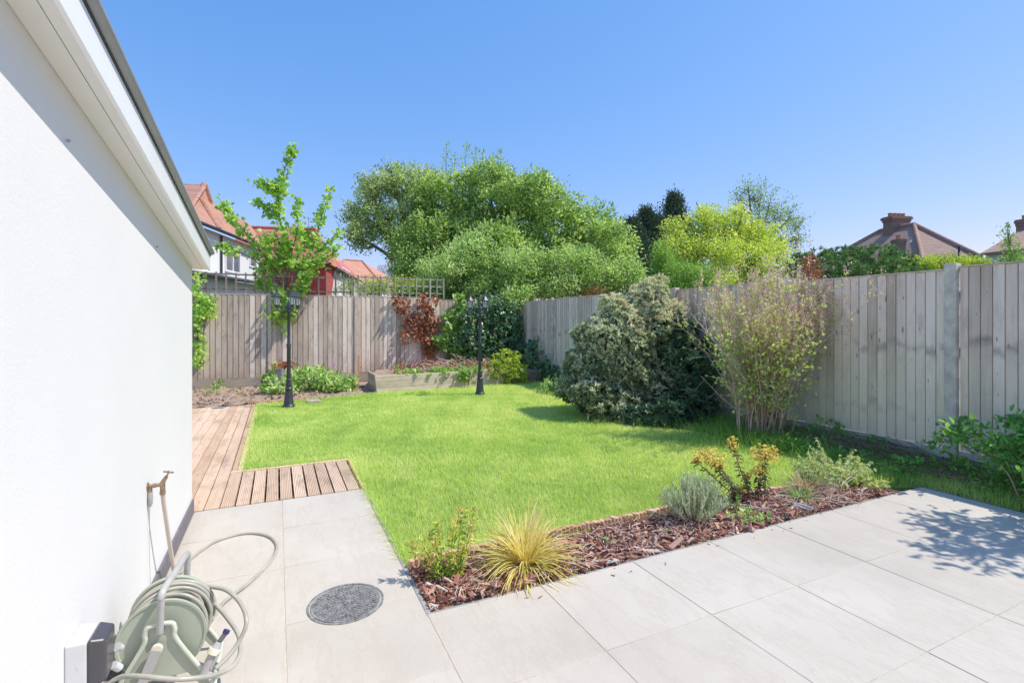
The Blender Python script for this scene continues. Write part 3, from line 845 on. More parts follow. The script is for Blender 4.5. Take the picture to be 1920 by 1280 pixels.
c0 = np.array([cu-.006, 2.192, cz-.005]); c1 = np.array([cu-.052, 2.188, .095])
dd = unit(c1-c0); pp = np.cross(dd, [0, 1, 0])
pl = []
for a in np.linspace(-1.57, 1.57, 8): pl.append(c0-dd*.018*math.cos(a)+pp*.018*math.sin(a))
for a in np.linspace(1.57, 4.71, 8): pl.append(c1-dd*.016*math.cos(a)+pp*.016*math.sin(a))
b.prism(pl, (0, -.012, 0)); b.build('crank_arm', M['greyp'], t, bevel=.002)
b = MB(); b.lathe([(.018, 0), (.019, .014), (.012, .018), (.001, .018)], tuple(c0+[0, -.012, 0]), 20, axis='y'); b.build('crank_hub', M['cream'], t, smooth=40)
b = MB(); b.lathe([(.011, 0), (.013, .02), (.011, .055), (.001, .058)], tuple(c1+[0, -.012, 0]), 14, axis='y'); b.build('crank_knob', M['greyp'], t, smooth=40)

hz = .0085
b = MB()
b.tube(spline([(-.50, 3.18, .05), (-.485, 3.30, .012), (-.47, 3.44, hz), (-.36, 3.66, hz), (-.20, 3.72, hz), (-.07, 3.63, hz), (-.005, 3.45, hz), (-.03, 3.25, hz), (-.13, 3.02, hz), (-.235, 2.84, hz+.01), (-.27, 2.66, .04), (-.29, 2.52, .10), (-.275, 2.44, .19)], 14), .0082, 10)
L2 = [at(388, 1098, 2.08), at(425, 1106, 2.05), at(452, 1132, 2.0), at(462, 1166, 1.95), at(449, 1200, 1.92), at(428, 1230, 1.88), at(404, 1252, 1.84)]
b.tube(spline(L2, 10), .0082, 10)
L3 = [at(402, 1130, 2.08), at(424, 1155, 2.05), at(446, 1188, 2.0), at(450, 1222, 1.92), at(436, 1248, 1.84), at(404, 1264, 1.76), at(360, 1271, 1.70), at(318, 1272, 1.67), at(262, 1267, 1.66), at(228, 1268, 1.68), at(206, 1280, 1.74), at(190, 1300, 1.80)]
b.tube(spline(L3, 10), .0082, 10)
tag(b.build('garden_hose', M['hose'], smooth=60), 'loose olive grey hose looping off the reel over the pale path', 'hose')

t = thing('hose_nozzle', 'grey hose nozzle with cream ring hanging beside the reel', 'hose nozzle', at(400, 1225, 1.84))
a = at(384, 1262, 1.82); c = at(401, 1222, 1.84); d = at(425, 1182, 1.88)
ax = unit(d-a)
def cone(b, p, q_, r0, r1, s=16): b.tube([p, p+(q_-p)*.5, q_], [r0, (r0+r1)/2, r1], s)
b = MB(); cone(b, a, c, .020, .016); cone(b, c+ax*.012, c+ax*.035, .018, .010)
b.tube([a+np.array([.0, -.01, .01]), a+np.array([.03, -.01, -.012]), a+np.array([.048, -.005, -.02])], .009, 8)
b.tube([a+ax*.02+np.array([.01, -.016, .004]), c+np.array([.016, -.014, .0])], .006, 8)
b.build('body', M['greyp'], t, smooth=35)
b = MB(); cone(b, c-ax*.006, c+ax*.014, .0235, .0225, 24); b.build('collar', M['cream'], t, smooth=35, bevel=.002)
b = MB(); cone(b, c+ax*.035, d-ax*.008, .0085, .009); b.build('barrel', M['darkp'], t, smooth=40)
b = MB(); cone(b, d-ax*.008, d+ax*.004, .012, .012); b.build('tip', plain('navy_plastic', (.03, .025, .12), .4), t, smooth=35)

t = thing('garden_tap', 'tarnished brass outdoor tap fixed to the white wall', 'tap', (WU, 2.923, .61))
tu, tv, tz = WU, 2.923, .61
b = MB()
b.lathe([(.019, 0), (.019, .004), (.008, .008), (.008, .022), (.0115, .024), (.0115, .034), (.009, .036), (.009, .06), (.001, .062)], (tu, tv, tz), 14, axis='x')
V_ = b.V
b2 = MB()
b2.add((b.V[0]-[tu, tv, tz])*[-1, 1, 1]*1.0+[tu, tv, tz] if b.V[0][:, 0].min() < tu-.02 else b.V[0], [f for f in b.F], b.A[0])
b = b2
b.tube([(tu+.062, tv, tz-.035), (tu+.062, tv, tz+.012)], [.011, .0115], 12); b.tube([(tu+.062, tv, tz-.048), (tu+.062, tv, tz-.03)], .0135, 6)
b.tube([(tu+.056, tv, tz), (tu+.078, tv, tz+.038)], [.012, .0085], 10); b.tube([(tu+.076, tv, tz+.034), (tu+.086, tv, tz+.055)], .004, 8)
b.tube([(tu+.012, tv, tz), (tu+.012, tv, tz-.03)], .009, 10)
b.build('body', M['brass'], t, smooth=35)
b = MB(); h0 = np.array([tu+.086, tv, tz+.058])
b.tube([h0+[-.018, -.012, .008], h0, h0+[.018, .012, -.008]], [.0045, .004, .0045], 8); b.tube([h0+[-.004, .016, .0], h0, h0+[.004, -.016, 0]], [.0045, .004, .0045], 8)
b.build('cross_handle', M['brass'], t, smooth=40)
b = MB(); b.tube([(tu+.012, tv, tz-.03), (tu+.012, tv, tz-.05), (tu+.012, tv, tz-.085), (tu+.012, tv, tz-.10)], [.010, .012, .011, .005], 10)
b.build('valve', M['greyp'], t, smooth=35)
b = MB(); b.tube([(tu+.011, tv, tz-.10), (tu+.008, tv+.0, tz-.25), (tu+.014, tv-.004, tz-.50)], .0013, 5); b.build('cord', M['greyp'], t)
b = MB(); b.tube(spline([(tu+.062, tv, tz-.045), (tu+.066, tv+.04, tz-.16), (tu+.068, tv+.14, tz-.35), (tu+.068, tv+.24, .10), (tu+.07, 3.18, .05)], 10), .0095, 10)
tag(b.build('supply_hose', M['hosebeige'], smooth=60), 'short beige hose hanging from the brass tap down to the path', 'hose')

t = thing('outdoor_socket', 'white weatherproof wall socket with smoked lid beside the hose reel', 'socket', (WU, 1.95, .37))
b = MB(); z0, z1 = .285, .447
b.hexa([(WU, 1.885, z0), (WU+.052, 1.895, z0), (WU+.052, 2.005, z0), (WU, 2.015, z0), (WU, 1.885, z1), (WU+.052, 1.895, z1-.006), (WU+.052, 2.005, z1-.006), (WU, 2.015, z1)])
b.build('back_box', M['whitep'], t, bevel=.007, seg=3)
b = MB(); b.hexa([(WU+.053, 1.892, z0+.004), (WU+.096, 1.905, z0+.02), (WU+.096, 1.998, z0+.02), (WU+.053, 2.008, z0+.004), (WU+.053, 1.892, z1-.002), (WU+.096, 1.905, z1-.014), (WU+.096, 1.998, z1-.014), (WU+.053, 2.008, z1-.002)])
b.build('lid', M['smoke'], t, bevel=.008, seg=3)
b = MB(); b.lathe([(.010, -.0015), (.010, .0018), (.008, .0022), (.001, .0022)], (WU+.025, 1.8915, .37), 20, axis='y'); b.build('screw_cap', M['whitep'], t, smooth=40)
b = MB(); b.tube([(WU+.103, 1.985, .36), (WU+.112, 2.0, .345)], [.013, .009], 14); b.tube([(WU+.10, 1.96, .318), (WU+.112, 1.975, .295)], [.012, .012], 14); b.build('plug', M['whitep'], t, smooth=40)

# ------------------------------------------------------------------ foliage machinery
TPL = {
 'kite': ([(0, 0, 0), (.42, .5, .10), (1, 0, -.06), (.42, -.5, .10)], [[(0, 2, 1), (0, 3, 2)]]),
 'oval': ([(0, 0, 0), (.28, .42, .09), (.68, .38, .07), (1, 0, -.08), (.68, -.38, .07), (.28, -.42, .09)], [[(0, 3, 2, 1), (0, 5, 4, 3)]]),
 'strap': ([(0, 0, 0), (.3, .5, .05), (.75, .36, .02), (1, 0, -.15), (.75, -.36, .02), (.3, -.5, .05)], [[(0, 3, 2, 1), (0, 5, 4, 3)]]),
 'lobed': ([(0, 0, 0), (.10, .45, .04), (.30, .30, .02), (.50, .62, -.03), (.62, .26, .02), (1, 0, -.08), (.62, -.26, .02), (.50, -.62, -.03), (.30, -.30, .02), (.10, -.45, .04)], [[tuple(range(9, -1, -1))]]),
 'heart': ([(0, 0, 0), (-.12, .30, .02), (.15, .52, .03), (.55, .36, .03), (1, 0, -.08), (.55, -.36, .03), (.15, -.52, .03), (-.12, -.30, .02)], [[(0, 4, 3, 2), (0, 6, 5, 4)], [(0, 2, 1), (0, 7, 6)]]),
}
def add_leaves(b, P, D, Nn, L, W, kind, r):
    D = unit(D); S = unit(np.cross(Nn, D)); U = np.cross(D, S)
    T, FG = TPL[kind]; L = np.broadcast_to(L, (len(P),)); W = np.broadcast_to(W, (len(P),))
    V = np.stack([P+D*(a*L)[:, None]+S*(c*W)[:, None]+U*(e*L)[:, None] for a, c, e in T], 1)
    k = len(T); i = np.arange(len(P))*k
    b.add(V.reshape(-1, 3), [(np.array(fs)[None]+i[:, None, None]).reshape(-1, len(fs[0])) for fs in FG], np.repeat(np.clip(r, 0, 1), k))

GAPV = R(777).normal(0, 1, (6, 3))
def shell(q, lobes, n, inner=.55, cut=.78, bottom=None, gaps=None):
    """points spread through a crown made of overlapping ellipsoid masses; denser outside"""
    Lc = np.array([l[0] for l in lobes], float); Lr = np.array([l[1] for l in lobes], float)
    wgt = (Lr.prod(1)**(2/3)); wgt /= wgt.sum()
    out = []; outn = []; tot = 0
    while tot < n:
        m = (n-tot)*2+50
        k = q.choice(len(Lc), m, p=wgt)
        d = unit(q.normal(0, 1, (m, 3)))
        rr = inner+(1-inner)*q.random(m)**.6
        wob = 1+.17*np.sin(d[:, 0]*7+k*1.7)*np.sin(d[:, 1]*6+k)+.12*np.sin(d[:, 2]*9+d[:, 0]*5+k*2.3)
        P = Lc[k]+d*Lr[k]*(rr*wob)[:, None]
        dd = np.linalg.norm((P[:, None]-Lc[None])/Lr[None], axis=2); dd[np.arange(m), k] = 9
        ok = dd.min(1) > cut*.9
        if gaps is not None:
            fr = 2.6/Lr.mean(); G_ = sum(np.sin(P@g_*fr+k_) for k_, g_ in enumerate(GAPV))/len(GAPV)
            ok &= (G_ > gaps) | (q.random(m) < .12)
        if bottom is not None: ok &= P[:, 2] > bottom
        out.append(P[ok]); outn.append(unit(d[ok]/Lr[k][ok])); tot += ok.sum()
    return np.vstack(out)[:n], np.vstack(outn)[:n]

def clumps(lobes, n, f, seed, out=.66):
    """break each mass of a crown into smaller rounded boughs"""
    q = R(seed); L = []
    for c, r in lobes:
        c = np.array(c); r = np.array(r)
        for k in range(n):
            d = unit(q.normal(0, 1, 3)); d[2] = d[2]*.8+.12
            g = f*q.uniform(.75, 1.3); L.append((c+d*r*out*q.uniform(.85, 1.15), r*g*np.array([1.1, 1.1, .85])))
        L.append((c, r*.62))
    return L
def tufts(b, q, C_, O, n, spread, L, W, kind, up=.4, jit=.8, bias=None, rvar=.22, droop=0.0, crv=.28):
    m = len(C_)
    rc = q.normal(0, crv, m) if bias is None else bias+q.normal(0, crv, m)
    K = np.repeat(np.arange(m), n)
    P = C_[K]+q.normal(0, 1, (m*n, 3))*spread*(np.ones(3) if np.isscalar(spread) else 1)
    D = unit(O[K]*.6+q.normal(0, jit, (m*n, 3))+np.array([0, 0, up-droop]))
    Nn = unit(O[K]*.35+np.array([.25, -.1, .75])+q.normal(0, .55, (m*n, 3)))
    Lq = L*q.uniform(.6, 1.25, m*n)
    add_leaves(b, P, D, Nn, Lq, Lq*W, kind, .5+rc[K]+q.normal(0, rvar, m*n))
def rosettes(b, q, C_, O, n, L, W, kind='strap', open_=(.7, 1.35), bias=0, crv=.2, rvar=.15):
    m = len(C_); O = unit(O)
    A = unit(np.cross(O, q.normal(0, 1, (m, 3)))); B_ = np.cross(O, A)
    K = np.repeat(np.arange(m), n); th = q.uniform(0, 6.28, m*n); al = q.uniform(open_[0], open_[1], m*n)
    R_ = A[K]*np.cos(th)[:, None]+B_[K]*np.sin(th)[:, None]
    D = O[K]*np.cos(al)[:, None]+R_*np.sin(al)[:, None]
    Nn = unit(O[K]*np.sin(al)[:, None]-R_*np.cos(al)[:, None]+q.normal(0, .2, (m*n, 3)))
    P = C_[K]+O[K]*(q.uniform(-.3, .3, m*n)*L)[:, None]
    Lq = L*q.uniform(.65, 1.2, m*n)
    bb = np.broadcast_to(bias, (m,))
    add_leaves(b, P, D, Nn, Lq, Lq*W, kind, .5+(bb+q.normal(0, crv, m))[K]+q.normal(0, rvar, m*n))

def limbs(b, q, base, fork, lobes, tr, C_=None, ntw=0, sides=7, sag=.12, tip=.012):
    base = np.array(base, float); fork = np.array(fork, float)
    b.tube(spline([base, base*.5+fork*.5+q.normal(0, tr*.4, 3)*[1, 1, 0], fork], 5), np.linspace(tr*1.25, tr*.85, 11), 10, q.random())
    ends = []
    for c, rr in lobes:
        c = np.array(c, float); rr = np.array(rr, float); mid = fork*.5+c*.5+q.normal(0, .12, 3)*rr.mean(); mid[2] += sag*rr.mean()
        P = spline([fork, mid, c, c+(c-mid)*.35], 6)
        b.tube(P, np.linspace(tr*.55, max(tip, tr*.12), len(P)), sides, q.random()); ends.append(P[5:])
        for _ in range(4):
            s = P[q.integers(6, len(P)-2)]; e = c+unit(q.normal(0, 1, 3))*rr*.75
            m2 = s*.5+e*.5+q.normal(0, .08, 3)*rr.mean()
            S2 = spline([s, m2, e], 5); b.tube(S2, np.linspace(tr*.22, max(tip*.6, tr*.05), len(S2)), 5, q.random()); ends.append(S2[3:])
    if C_ is not None and ntw:
        E_ = np.vstack(ends)
        for k in q.choice(len(C_), min(ntw, len(C_)), replace=False):
            c = C_[k]; j = np.argmin(((E_-c)**2).sum(1)); s = E_[j]
            m2 = s*.5+c*.5+q.normal(0, .05, 3)*np.linalg.norm(c-s); m2[2] -= .05*np.linalg.norm(c-s)
            b.tube(np.array([s, m2, c]), [tip*.8, tip*.55, tip*.3], 4, q.random(), cap=False)

def lob(px, py, Y, rx, rz, ry=None, s=1.0):
    k = Y/FPX
    return (at(px, py, Y), (rx*k*s, (ry if ry else rx)*k*s, rz*k*s))

def tree(name, label, cat, base, fork, lobes, tr, ncl, nl, spread, L, W, kind, mat, seed, barkm=None, ntw=200, inner=.55, up=.3, extra=None, group=None, bottom=None, crv=.28, tip=.012, cut=.78, droop=0, bias_fn=None, gaps=-.08, subn=0):
    q = R(seed)
    t = thing(name, label, cat, base, group)
    C_, O = shell(q, clumps(lobes, subn, .40, seed+5000) if subn else lobes, ncl, inner, cut, bottom, gaps)
    b = MB()
    tufts(b, q, C_, O, nl, spread, L, W, kind, up=up, crv=crv, droop=droop, bias=None if bias_fn is None else bias_fn(C_))
    bt = MB(); limbs(bt, q, base, fork, lobes, tr, C_, ntw, tip=tip)
    if extra: extra(b, bt, q)
    b.build('crown', mat, t); bt.build('trunk', barkm or M['bark'], t, smooth=60)
    return t

# leaf colours
M['l_big'] = leafmat('leaf_mid_green', [(0, (.04, .075, .02)), (.35, (.115, .18, .045)), (.6, (.21, .285, .08)), (.82, (.33, .38, .14)), (1, (.48, .50, .27))], trans=.4, gain=2.2, rough=.5, spec=.5, tint=(1.15, 1.2, .75))
M['l_olive'] = leafmat('leaf_olive', [(0, (.06, .08, .03)), (.4, (.15, .19, .065)), (.7, (.28, .33, .12)), (1, (.46, .46, .24))], trans=.35, gain=2.4, rough=.5, spec=.5, tint=(1.15, 1.2, .75))
M['l_pale'] = leafmat('leaf_pale_green', [(0, (.06, .11, .03)), (.4, (.19, .29, .075)), (.7, (.36, .45, .16)), (1, (.60, .62, .38))], trans=.35, gain=1.75, rough=.5, spec=.5, tint=(1.15, 1.2, .75))
M['l_maple'] = leafmat('leaf_sycamore', [(0, (.09, .17, .03)), (.4, (.21, .33, .06)), (.7, (.33, .44, .10)), (1, (.48, .54, .20))], trans=.45, gain=1.75)
M['l_conifer'] = leafmat('conifer_spray', [(0, (.015, .03, .018)), (.5, (.03, .055, .028)), (1, (.07, .10, .045))], trans=.1, gain=2.2)
M['l_yellow'] = leafmat('leaf_golden', [(0, (.20, .28, .05)), (.4, (.40, .48, .10)), (.7, (.60, .62, .16)), (1, (.74, .68, .26))], trans=.45, gain=1.25)
M['l_wispy'] = leafmat('leaf_wispy', [(0, (.07, .11, .04)), (.5, (.15, .21, .07)), (1, (.28, .33, .14))], trans=.3, gain=2.3)
M['l_laurel'] = leafmat('leaf_laurel', [(0, (.03, .065, .02)), (.45, (.06, .12, .03)), (.8, (.12, .20, .06)), (.93, (.30, .34, .12)), (1, (.45, .30, .12))], trans=.15, rough=.28, spec=.6, gain=2.0)
M['l_pieris'] = leafmat('leaf_pieris', [(0, (.04, .075, .04)), (.32, (.10, .155, .075)), (.50, (.19, .235, .125)), (.62, (.52, .52, .37)), (.84, (.66, .60, .45)), (.94, (.58, .36, .24)), (1, (.52, .26, .17))], trans=.2, rough=.35, clump=2.5, cl=.25, gain=1.45)
M['l_rhodo'] = leafmat('leaf_dark_glossy', [(0, (.018, .04, .022)), (.5, (.035, .075, .035)), (.85, (.06, .12, .05)), (1, (.12, .18, .08))], trans=.12, rough=.3, spec=.6, gain=1.8)
M['l_ivy'] = leafmat('leaf_ivy', [(0, (.02, .05, .02)), (.5, (.045, .10, .035)), (.85, (.09, .17, .05)), (1, (.2, .28, .12))], trans=.12, rough=.3, spec=.6, gain=1.9)
M['l_bright'] = leafmat('leaf_bright', [(0, (.08, .16, .03)), (.5, (.18, .31, .06)), (1, (.36, .48, .14))], trans=.4, rough=.4)
M['l_dead'] = leafmat('leaf_dead_brown', [(0, (.09, .03, .015)), (.4, (.22, .075, .035)), (.7, (.36, .15, .07)), (.92, (.50, .28, .14)), (1, (.62, .42, .22))], trans=.25, tint=(1.2, .9, .6))
M['l_spirea'] = leafmat('leaf_spirea', [(0, (.20, .27, .07)), (.45, (.38, .45, .14)), (.8, (.54, .58, .22)), (1, (.64, .63, .32))], trans=.4, gain=1.85)
M['l_seed'] = leafmat('seed_head', [(0, (.28, .13, .09)), (.5, (.44, .29, .20)), (1, (.60, .47, .35))], trans=.15, tint=(1.1, .9, .7), gain=2.2)
M['l_red'] = leafmat('leaf_red', [(0, (.25, .04, .03)), (.5, (.42, .09, .06)), (1, (.52, .28, .14))], trans=.3, tint=(1.2, .8, .6))
M['l_gold2'] = leafmat('leaf_yellow_green', [(0, (.10, .17, .02)), (.4, (.25, .34, .04)), (.7, (.46, .50, .08)), (1, (.62, .58, .16))], trans=.35)
M['l_sedge'] = leafmat('blade_gold', [(0, (.16, .22, .03)), (.25, (.38, .38, .06)), (.6, (.62, .52, .14)), (.85, (.72, .58, .28)), (1, (.76, .62, .42))], trans=.35, tint=(1.1, 1, .6), cl=.15, gain=1.3)
M['l_lav'] = leafmat('leaf_lavender', [(0, (.15, .19, .10)), (.4, (.28, .34, .20)), (.75, (.38, .42, .30)), (1, (.52, .50, .40))], trans=.15, cl=.15, gain=1.7)
M['l_euo'] = leafmat('leaf_variegated', [(0, (.15, .21, .07)), (.35, (.36, .43, .18)), (.65, (.60, .62, .34)), (1, (.74, .70, .50))], trans=.25, cl=.2, gain=1.3)
M['l_euph'] = leafmat('leaf_euphorbia', [(0, (.035, .045, .035)), (.5, (.09, .11, .07)), (.8, (.18, .17, .11)), (1, (.35, .12, .10))], trans=.15)
M['f_euph'] = leafmat('bract_yellow', [(0, (.50, .27, .16)), (.25, (.64, .50, .12)), (.65, (.74, .60, .12)), (1, (.74, .54, .34))], trans=.3, tint=(1.1, 1, .5), gain=1.25)
M['f_pink'] = leafmat('petal_pink', [(0, (.45, .08, .30)), (1, (.65, .25, .50))], trans=.3, tint=(1, .8, 1))
M['f_yellow'] = leafmat('petal_yellow', [(0, (.60, .42, .03)), (1, (.75, .62, .10))], trans=.3, tint=(1, 1, .6))
M['redstem'] = plain('red_stem', (.42, .13, .09), .5, var=.2, scale=20)
M['greenstem'] = plain('green_stem', (.16, .24, .06), .6, var=.2, scale=20)
M['straw'] = leafmat('straw', [(0, (.25, .15, .09)), (.5, (.48, .36, .24)), (1, (.68, .58, .44))], trans=.2, tint=(1.1, 1, .7))
M['l_bright2'] = leafmat('leaf_plain_green', [(0, (.03, .09, .02)), (.5, (.08, .20, .04)), (.85, (.16, .32, .07)), (1, (.30, .42, .14))], trans=.35, gain=2.0)

# ------------------------------------------------------------------ trees beyond the fence
def shoots(list_, Lf, rad_, nfac=26, kind='kite', W=.5):
    def fn(b, bt, q):
        for p0, p1 in list_:
            p0 = np.array(p0); p1 = np.array(p1); n = max(10, int(np.linalg.norm(p1-p0)*nfac))
            tt = q.random(n)**.9
            ax = p0+(p1-p0)*tt[:, None]
            rr_ = rad_*(1-.75*tt)
            P = ax+q.normal(0, 1, (n, 3))*rr_[:, None]*.5
            D = unit((P-ax)+unit(p1-p0)*.06+[0, 0, .02])
            L_ = Lf*q.uniform(.6, 1.2, n)
            add_leaves(b, P, D, unit(q.normal(0, .6, (n, 3))+[0, 0, .8]), L_, L_*W, kind, .45+q.normal(0, .2, n))
            bt.tube([p0, p0*.5+p1*.5+q.normal(0, .02, 3), p1], [.014, .009, .004], 4, .5)
    return fn
Yb = 17.0
lo = [lob(835, 400, 17.5, 75, 70), lob(905, 385, 17.5, 95, 66), lob(985, 400, 17, 85, 75), lob(1050, 440, 17, 85, 75), lob(1115, 470, 16.5, 70, 62),
      lob(1165, 505, 16.3, 42, 48), lob(870, 460, 16.5, 100, 80), lob(950, 470, 16.3, 100, 75), lob(1030, 500, 16.2, 95, 70), lob(1115, 530, 16, 70, 45), lob(915, 352, 17.5, 58, 38), lob(980, 358, 17.5, 28, 24)]
ex = shoots([(at(836, 330, 17.5), at(838, 268, 17.5)), (at(872, 320, 17.4), at(876, 268, 17.4)), (at(905, 315, 17.4), at(906, 285, 17.4)), (at(922, 320, 17.4), at(925, 288, 17.4)), (at(938, 320, 17.4), at(937, 280, 17.4)), (at(952, 330, 17.2), at(951, 300, 17.2)),
             (at(1012, 360, 17), at(1018, 335, 17)), (at(1030, 370, 17), at(1045, 338, 17)), (at(1080, 400, 17), at(1087, 366, 17)), (at(1105, 400, 17), at(1118, 370, 17)), (at(1125, 430, 17), at(1148, 385, 17)), (at(1135, 430, 17), at(1155, 400, 17)), (at(1048, 390, 17), at(1056, 362, 17)), (at(850, 330, 17.5), at(853, 290, 17.5)), (at(890, 320, 17.4), at(893, 276, 17.4))], .10, .26, 75)
tree('broadleaf_tree', 'largest tree, wide mid green dome with upright shoots on top', 'tree', at(960, 700, 17)*[1, 1, 0], at(955, 560, 17), lo, .20, 2900, 24, .12, .135, .5, 'kite', M['l_big'], 201, ntw=500, inner=.62, extra=ex, tip=.016, gaps=-.5, crv=.26, subn=8)
lo = [lob(700, 370, 17.8, 45, 42), lob(740, 350, 18, 50, 38), lob(785, 345, 18, 50, 35), lob(760, 410, 17.8, 55, 50), lob(690, 410, 17.6, 40, 38), lob(682, 450, 17.4, 32, 30), lob(735, 440, 17.6, 42, 36), lob(748, 482, 17.2, 26, 24), lob(800, 420, 17.8, 50, 60)]
ex2 = shoots([(at(738, 330, 18), at(745, 312, 18)), (at(772, 330, 18), at(775, 303, 18)), (at(705, 345, 17.8), at(702, 325, 17.8)), (at(798, 330, 18), at(800, 308, 18))], .085, .2, 55)
tree('broadleaf_tree', 'open olive green tree with brown branches showing, left of the largest tree', 'tree', at(800, 720, 17.6)*[1, 1, 0], at(775, 520, 17.6), lo, .16, 950, 20, .12, .115, .5, 'kite', M['l_olive'], 202, ntw=420, inner=.35, extra=ex2, tip=.02, crv=.30, gaps=-.3, subn=6)
lo = [lob(900, 478, 14.6, 66, 44), lob(1085, 490, 15, 60, 40), lob(860, 520, 14.4, 70, 42), lob(940, 520, 14.3, 62, 42), lob(1000, 500, 14.6, 55, 36), lob(1050, 530, 14.8, 60, 36), lob(1110, 530, 15, 60, 34), lob(1165, 520, 15.2, 42, 36), lob(905, 560, 14.0, 42, 40), lob(965, 560, 13.9, 38, 32), lob(1200, 540, 15.4, 28, 26), lob(800, 560, 14.6, 40, 26), lob(778, 550, 15, 28, 20)]
tree('pale_shrub', 'pale silvery green shrub spilling over the fence corner below the largest tree', 'shrub', at(970, 705, 14.2)*[1, 1, 0], at(960, 600, 14.2), lo, .10, 2000, 22, .10, .10, .45, 'kite', M['l_pale'], 203, ntw=250, inner=.6, tip=.010, gaps=-.5, subn=7)
lo = [lob(785, 470, 16.6, 52, 56), lob(812, 520, 16.4, 64, 50), lob(778, 500, 16.8, 40, 40), lob(850, 540, 16, 60, 40), lob(775, 548, 16.2, 34, 22)]
tree('broadleaf_tree', 'deep green tree crown low down behind the square trellis', 'tree', at(800, 720, 16.4)*[1, 1, 0], at(795, 590, 16.4), lo, .14, 900, 34, .16, .09, .5, 'kite', M['l_big'], 204, ntw=150, inner=.5)
# conifers
def conifer(label, px, ptop, Y, wpx, seed):
    q = R(seed); base = at(px, 700, Y)*[1, 1, 0]; top = at(px, ptop, Y)
    t = thing('conifer_tree', label, 'tree', base, 'dark conifers beyond the fence'); H_ = top[2]; Rr = wpx*Y/FPX
    b = MB(); bt = MB(); bt.tube([base, base*.5+top*.5, top], [.25, .14, .02], 8)
    n = 760; z = H_*(.25+.75*q.random(n)**.8); th = q.uniform(0, 6.28, n); rr_ = Rr*(1-(z/H_))**.75*q.uniform(.2, 1.45, n)*(1+.3*np.sin(th*3+z*1.3))+.06
    C_ = np.column_stack([base[0]+rr_*np.cos(th), base[1]+rr_*np.sin(th), z+q.normal(0, .15, n)])
    O = np.column_stack([np.cos(th), np.sin(th), .9+0*th])
    tufts(b, q, C_, unit(O), 34, .22, .22, .35, 'kite', up=.7, jit=.5, crv=.25)
    for k in range(0, n, 3): bt.tube([[base[0], base[1], z[k]-.2], C_[k]], [.03, .01], 4, .5, cap=False)
    b.build('crown', M['l_conifer'], t); bt.build('trunk', M['bark'], t)
conifer('tallest dark conifer, pointed top behind the golden tree', 1264, 372, 38, 56, 211)
conifer('middle dark conifer between the largest tree and the tallest conifer', 1212, 402, 36, 72, 212)
conifer('slim dark conifer leaning against the tallest conifer', 1242, 415, 37, 60, 214)
conifer('lowest dark conifer just behind the right edge of the largest tree', 1182, 422, 34, 66, 213)
lo = [lob(1300, 430, 22, 48, 36), lob(1355, 425, 22, 50, 36), lob(1410, 440, 22, 45, 34), lob(1450, 460, 22, 38, 34), lob(1280, 470, 21.5, 40, 40), lob(1340, 485, 21, 60, 45), lob(1410, 490, 21, 55, 42), lob(1462, 500, 21, 35, 35), lob(1390, 405, 22, 22, 18), lob(1315, 405, 22, 22, 16), lob(1340, 530, 20.5, 75, 30)]
tree('golden_tree', 'golden yellow leaved tree behind the leafless pinkish shrub', 'tree', at(1365, 700, 21.5)*[1, 1, 0], at(1365, 560, 21.5), lo, .16, 1150, 28, .16, .12, .5, 'kite', M['l_yellow'], 221, ntw=300, inner=.45, tip=.016, subn=6, gaps=-.3)
lo = [lob(1280, 520, 17, 36, 32), lob(1262, 545, 16.5, 30, 26), lob(1320, 530, 17.5, 30, 30), lob(1240, 495, 18, 22, 40)]
tree('green_shrub', 'fresh green shrub behind the fence below the golden tree', 'shrub', at(1280, 700, 17)*[1, 1, 0], at(1280, 600, 17), lo, .07, 420, 30, .13, .085, .5, 'kite', M['l_bright'], 222, ntw=60, subn=6)
lo = [lob(1405, 370, 30, 34, 30), lob(1440, 395, 30, 38, 38), lob(1470, 420, 30, 34, 34), lob(1490, 450, 30, 22, 28), lob(1420, 430, 30, 34, 30)]
ex = shoots([(at(1410, 380, 30), at(1397, 342, 30)), (at(1425, 380, 30), at(1437, 335, 30)), (at(1440, 390, 30), at(1455, 352, 30)), (at(1470, 410, 30), at(1495, 385, 30)), (at(1480, 450, 30), at(1518, 443, 30)), (at(1400, 385, 30), at(1374, 362, 30)), (at(1480, 430, 30), at(1505, 418, 30))], .16, .3, 30)
tree('wispy_tree', 'wispy thin leaved tree rising behind the golden tree', 'tree', at(1420, 700, 30)*[1, 1, 0], at(1425, 480, 30), lo, .16, 300, 14, .26, .15, .4, 'kite', M['l_wispy'], 223, ntw=250, inner=.2, extra=ex, tip=.02)
lo = [lob(1530, 500, 14.5, 45, 28), lob(1580, 495, 14.5, 50, 30), lob(1635, 490, 14.5, 45, 28), lob(1680, 495, 14.5, 30, 26), lob(1560, 515, 14, 60, 24), lob(1650, 510, 14, 55, 22)]
q = R(231); t = thing('laurel_hedge', 'dark glossy rounded laurel hedge behind the right fence', 'hedge', at(1600, 700, 14.3)*[1, 1, 0])
C_, O = shell(q, lo, 1150, .75); b = MB(); rosettes(b, q, C_, O+[0, 0, .6], 9, .11, .36, 'oval', (.5, 1.2), crv=.22); b.build('foliage', M['l_laurel'], t)
b = MB(); limbs(b, q, at(1600, 700, 14.3)*[1, 1, 0], at(1600, 560, 14.3), lo, .08); b.build('stems', M['bark'], t, smooth=60)
lo = [lob(1720, 500, 15, 30, 14), lob(1765, 498, 15, 36, 16), lob(1812, 501, 15, 34, 13)]
tree('golden_hedge', 'low yellow green hedge top behind the concrete fence post', 'hedge', at(1780, 700, 15)*[1, 1, 0], at(1780, 560, 15), lo, .05, 520, 22, .07, .06, .5, 'kite', M['l_gold2'], 232, ntw=40, inner=.7)
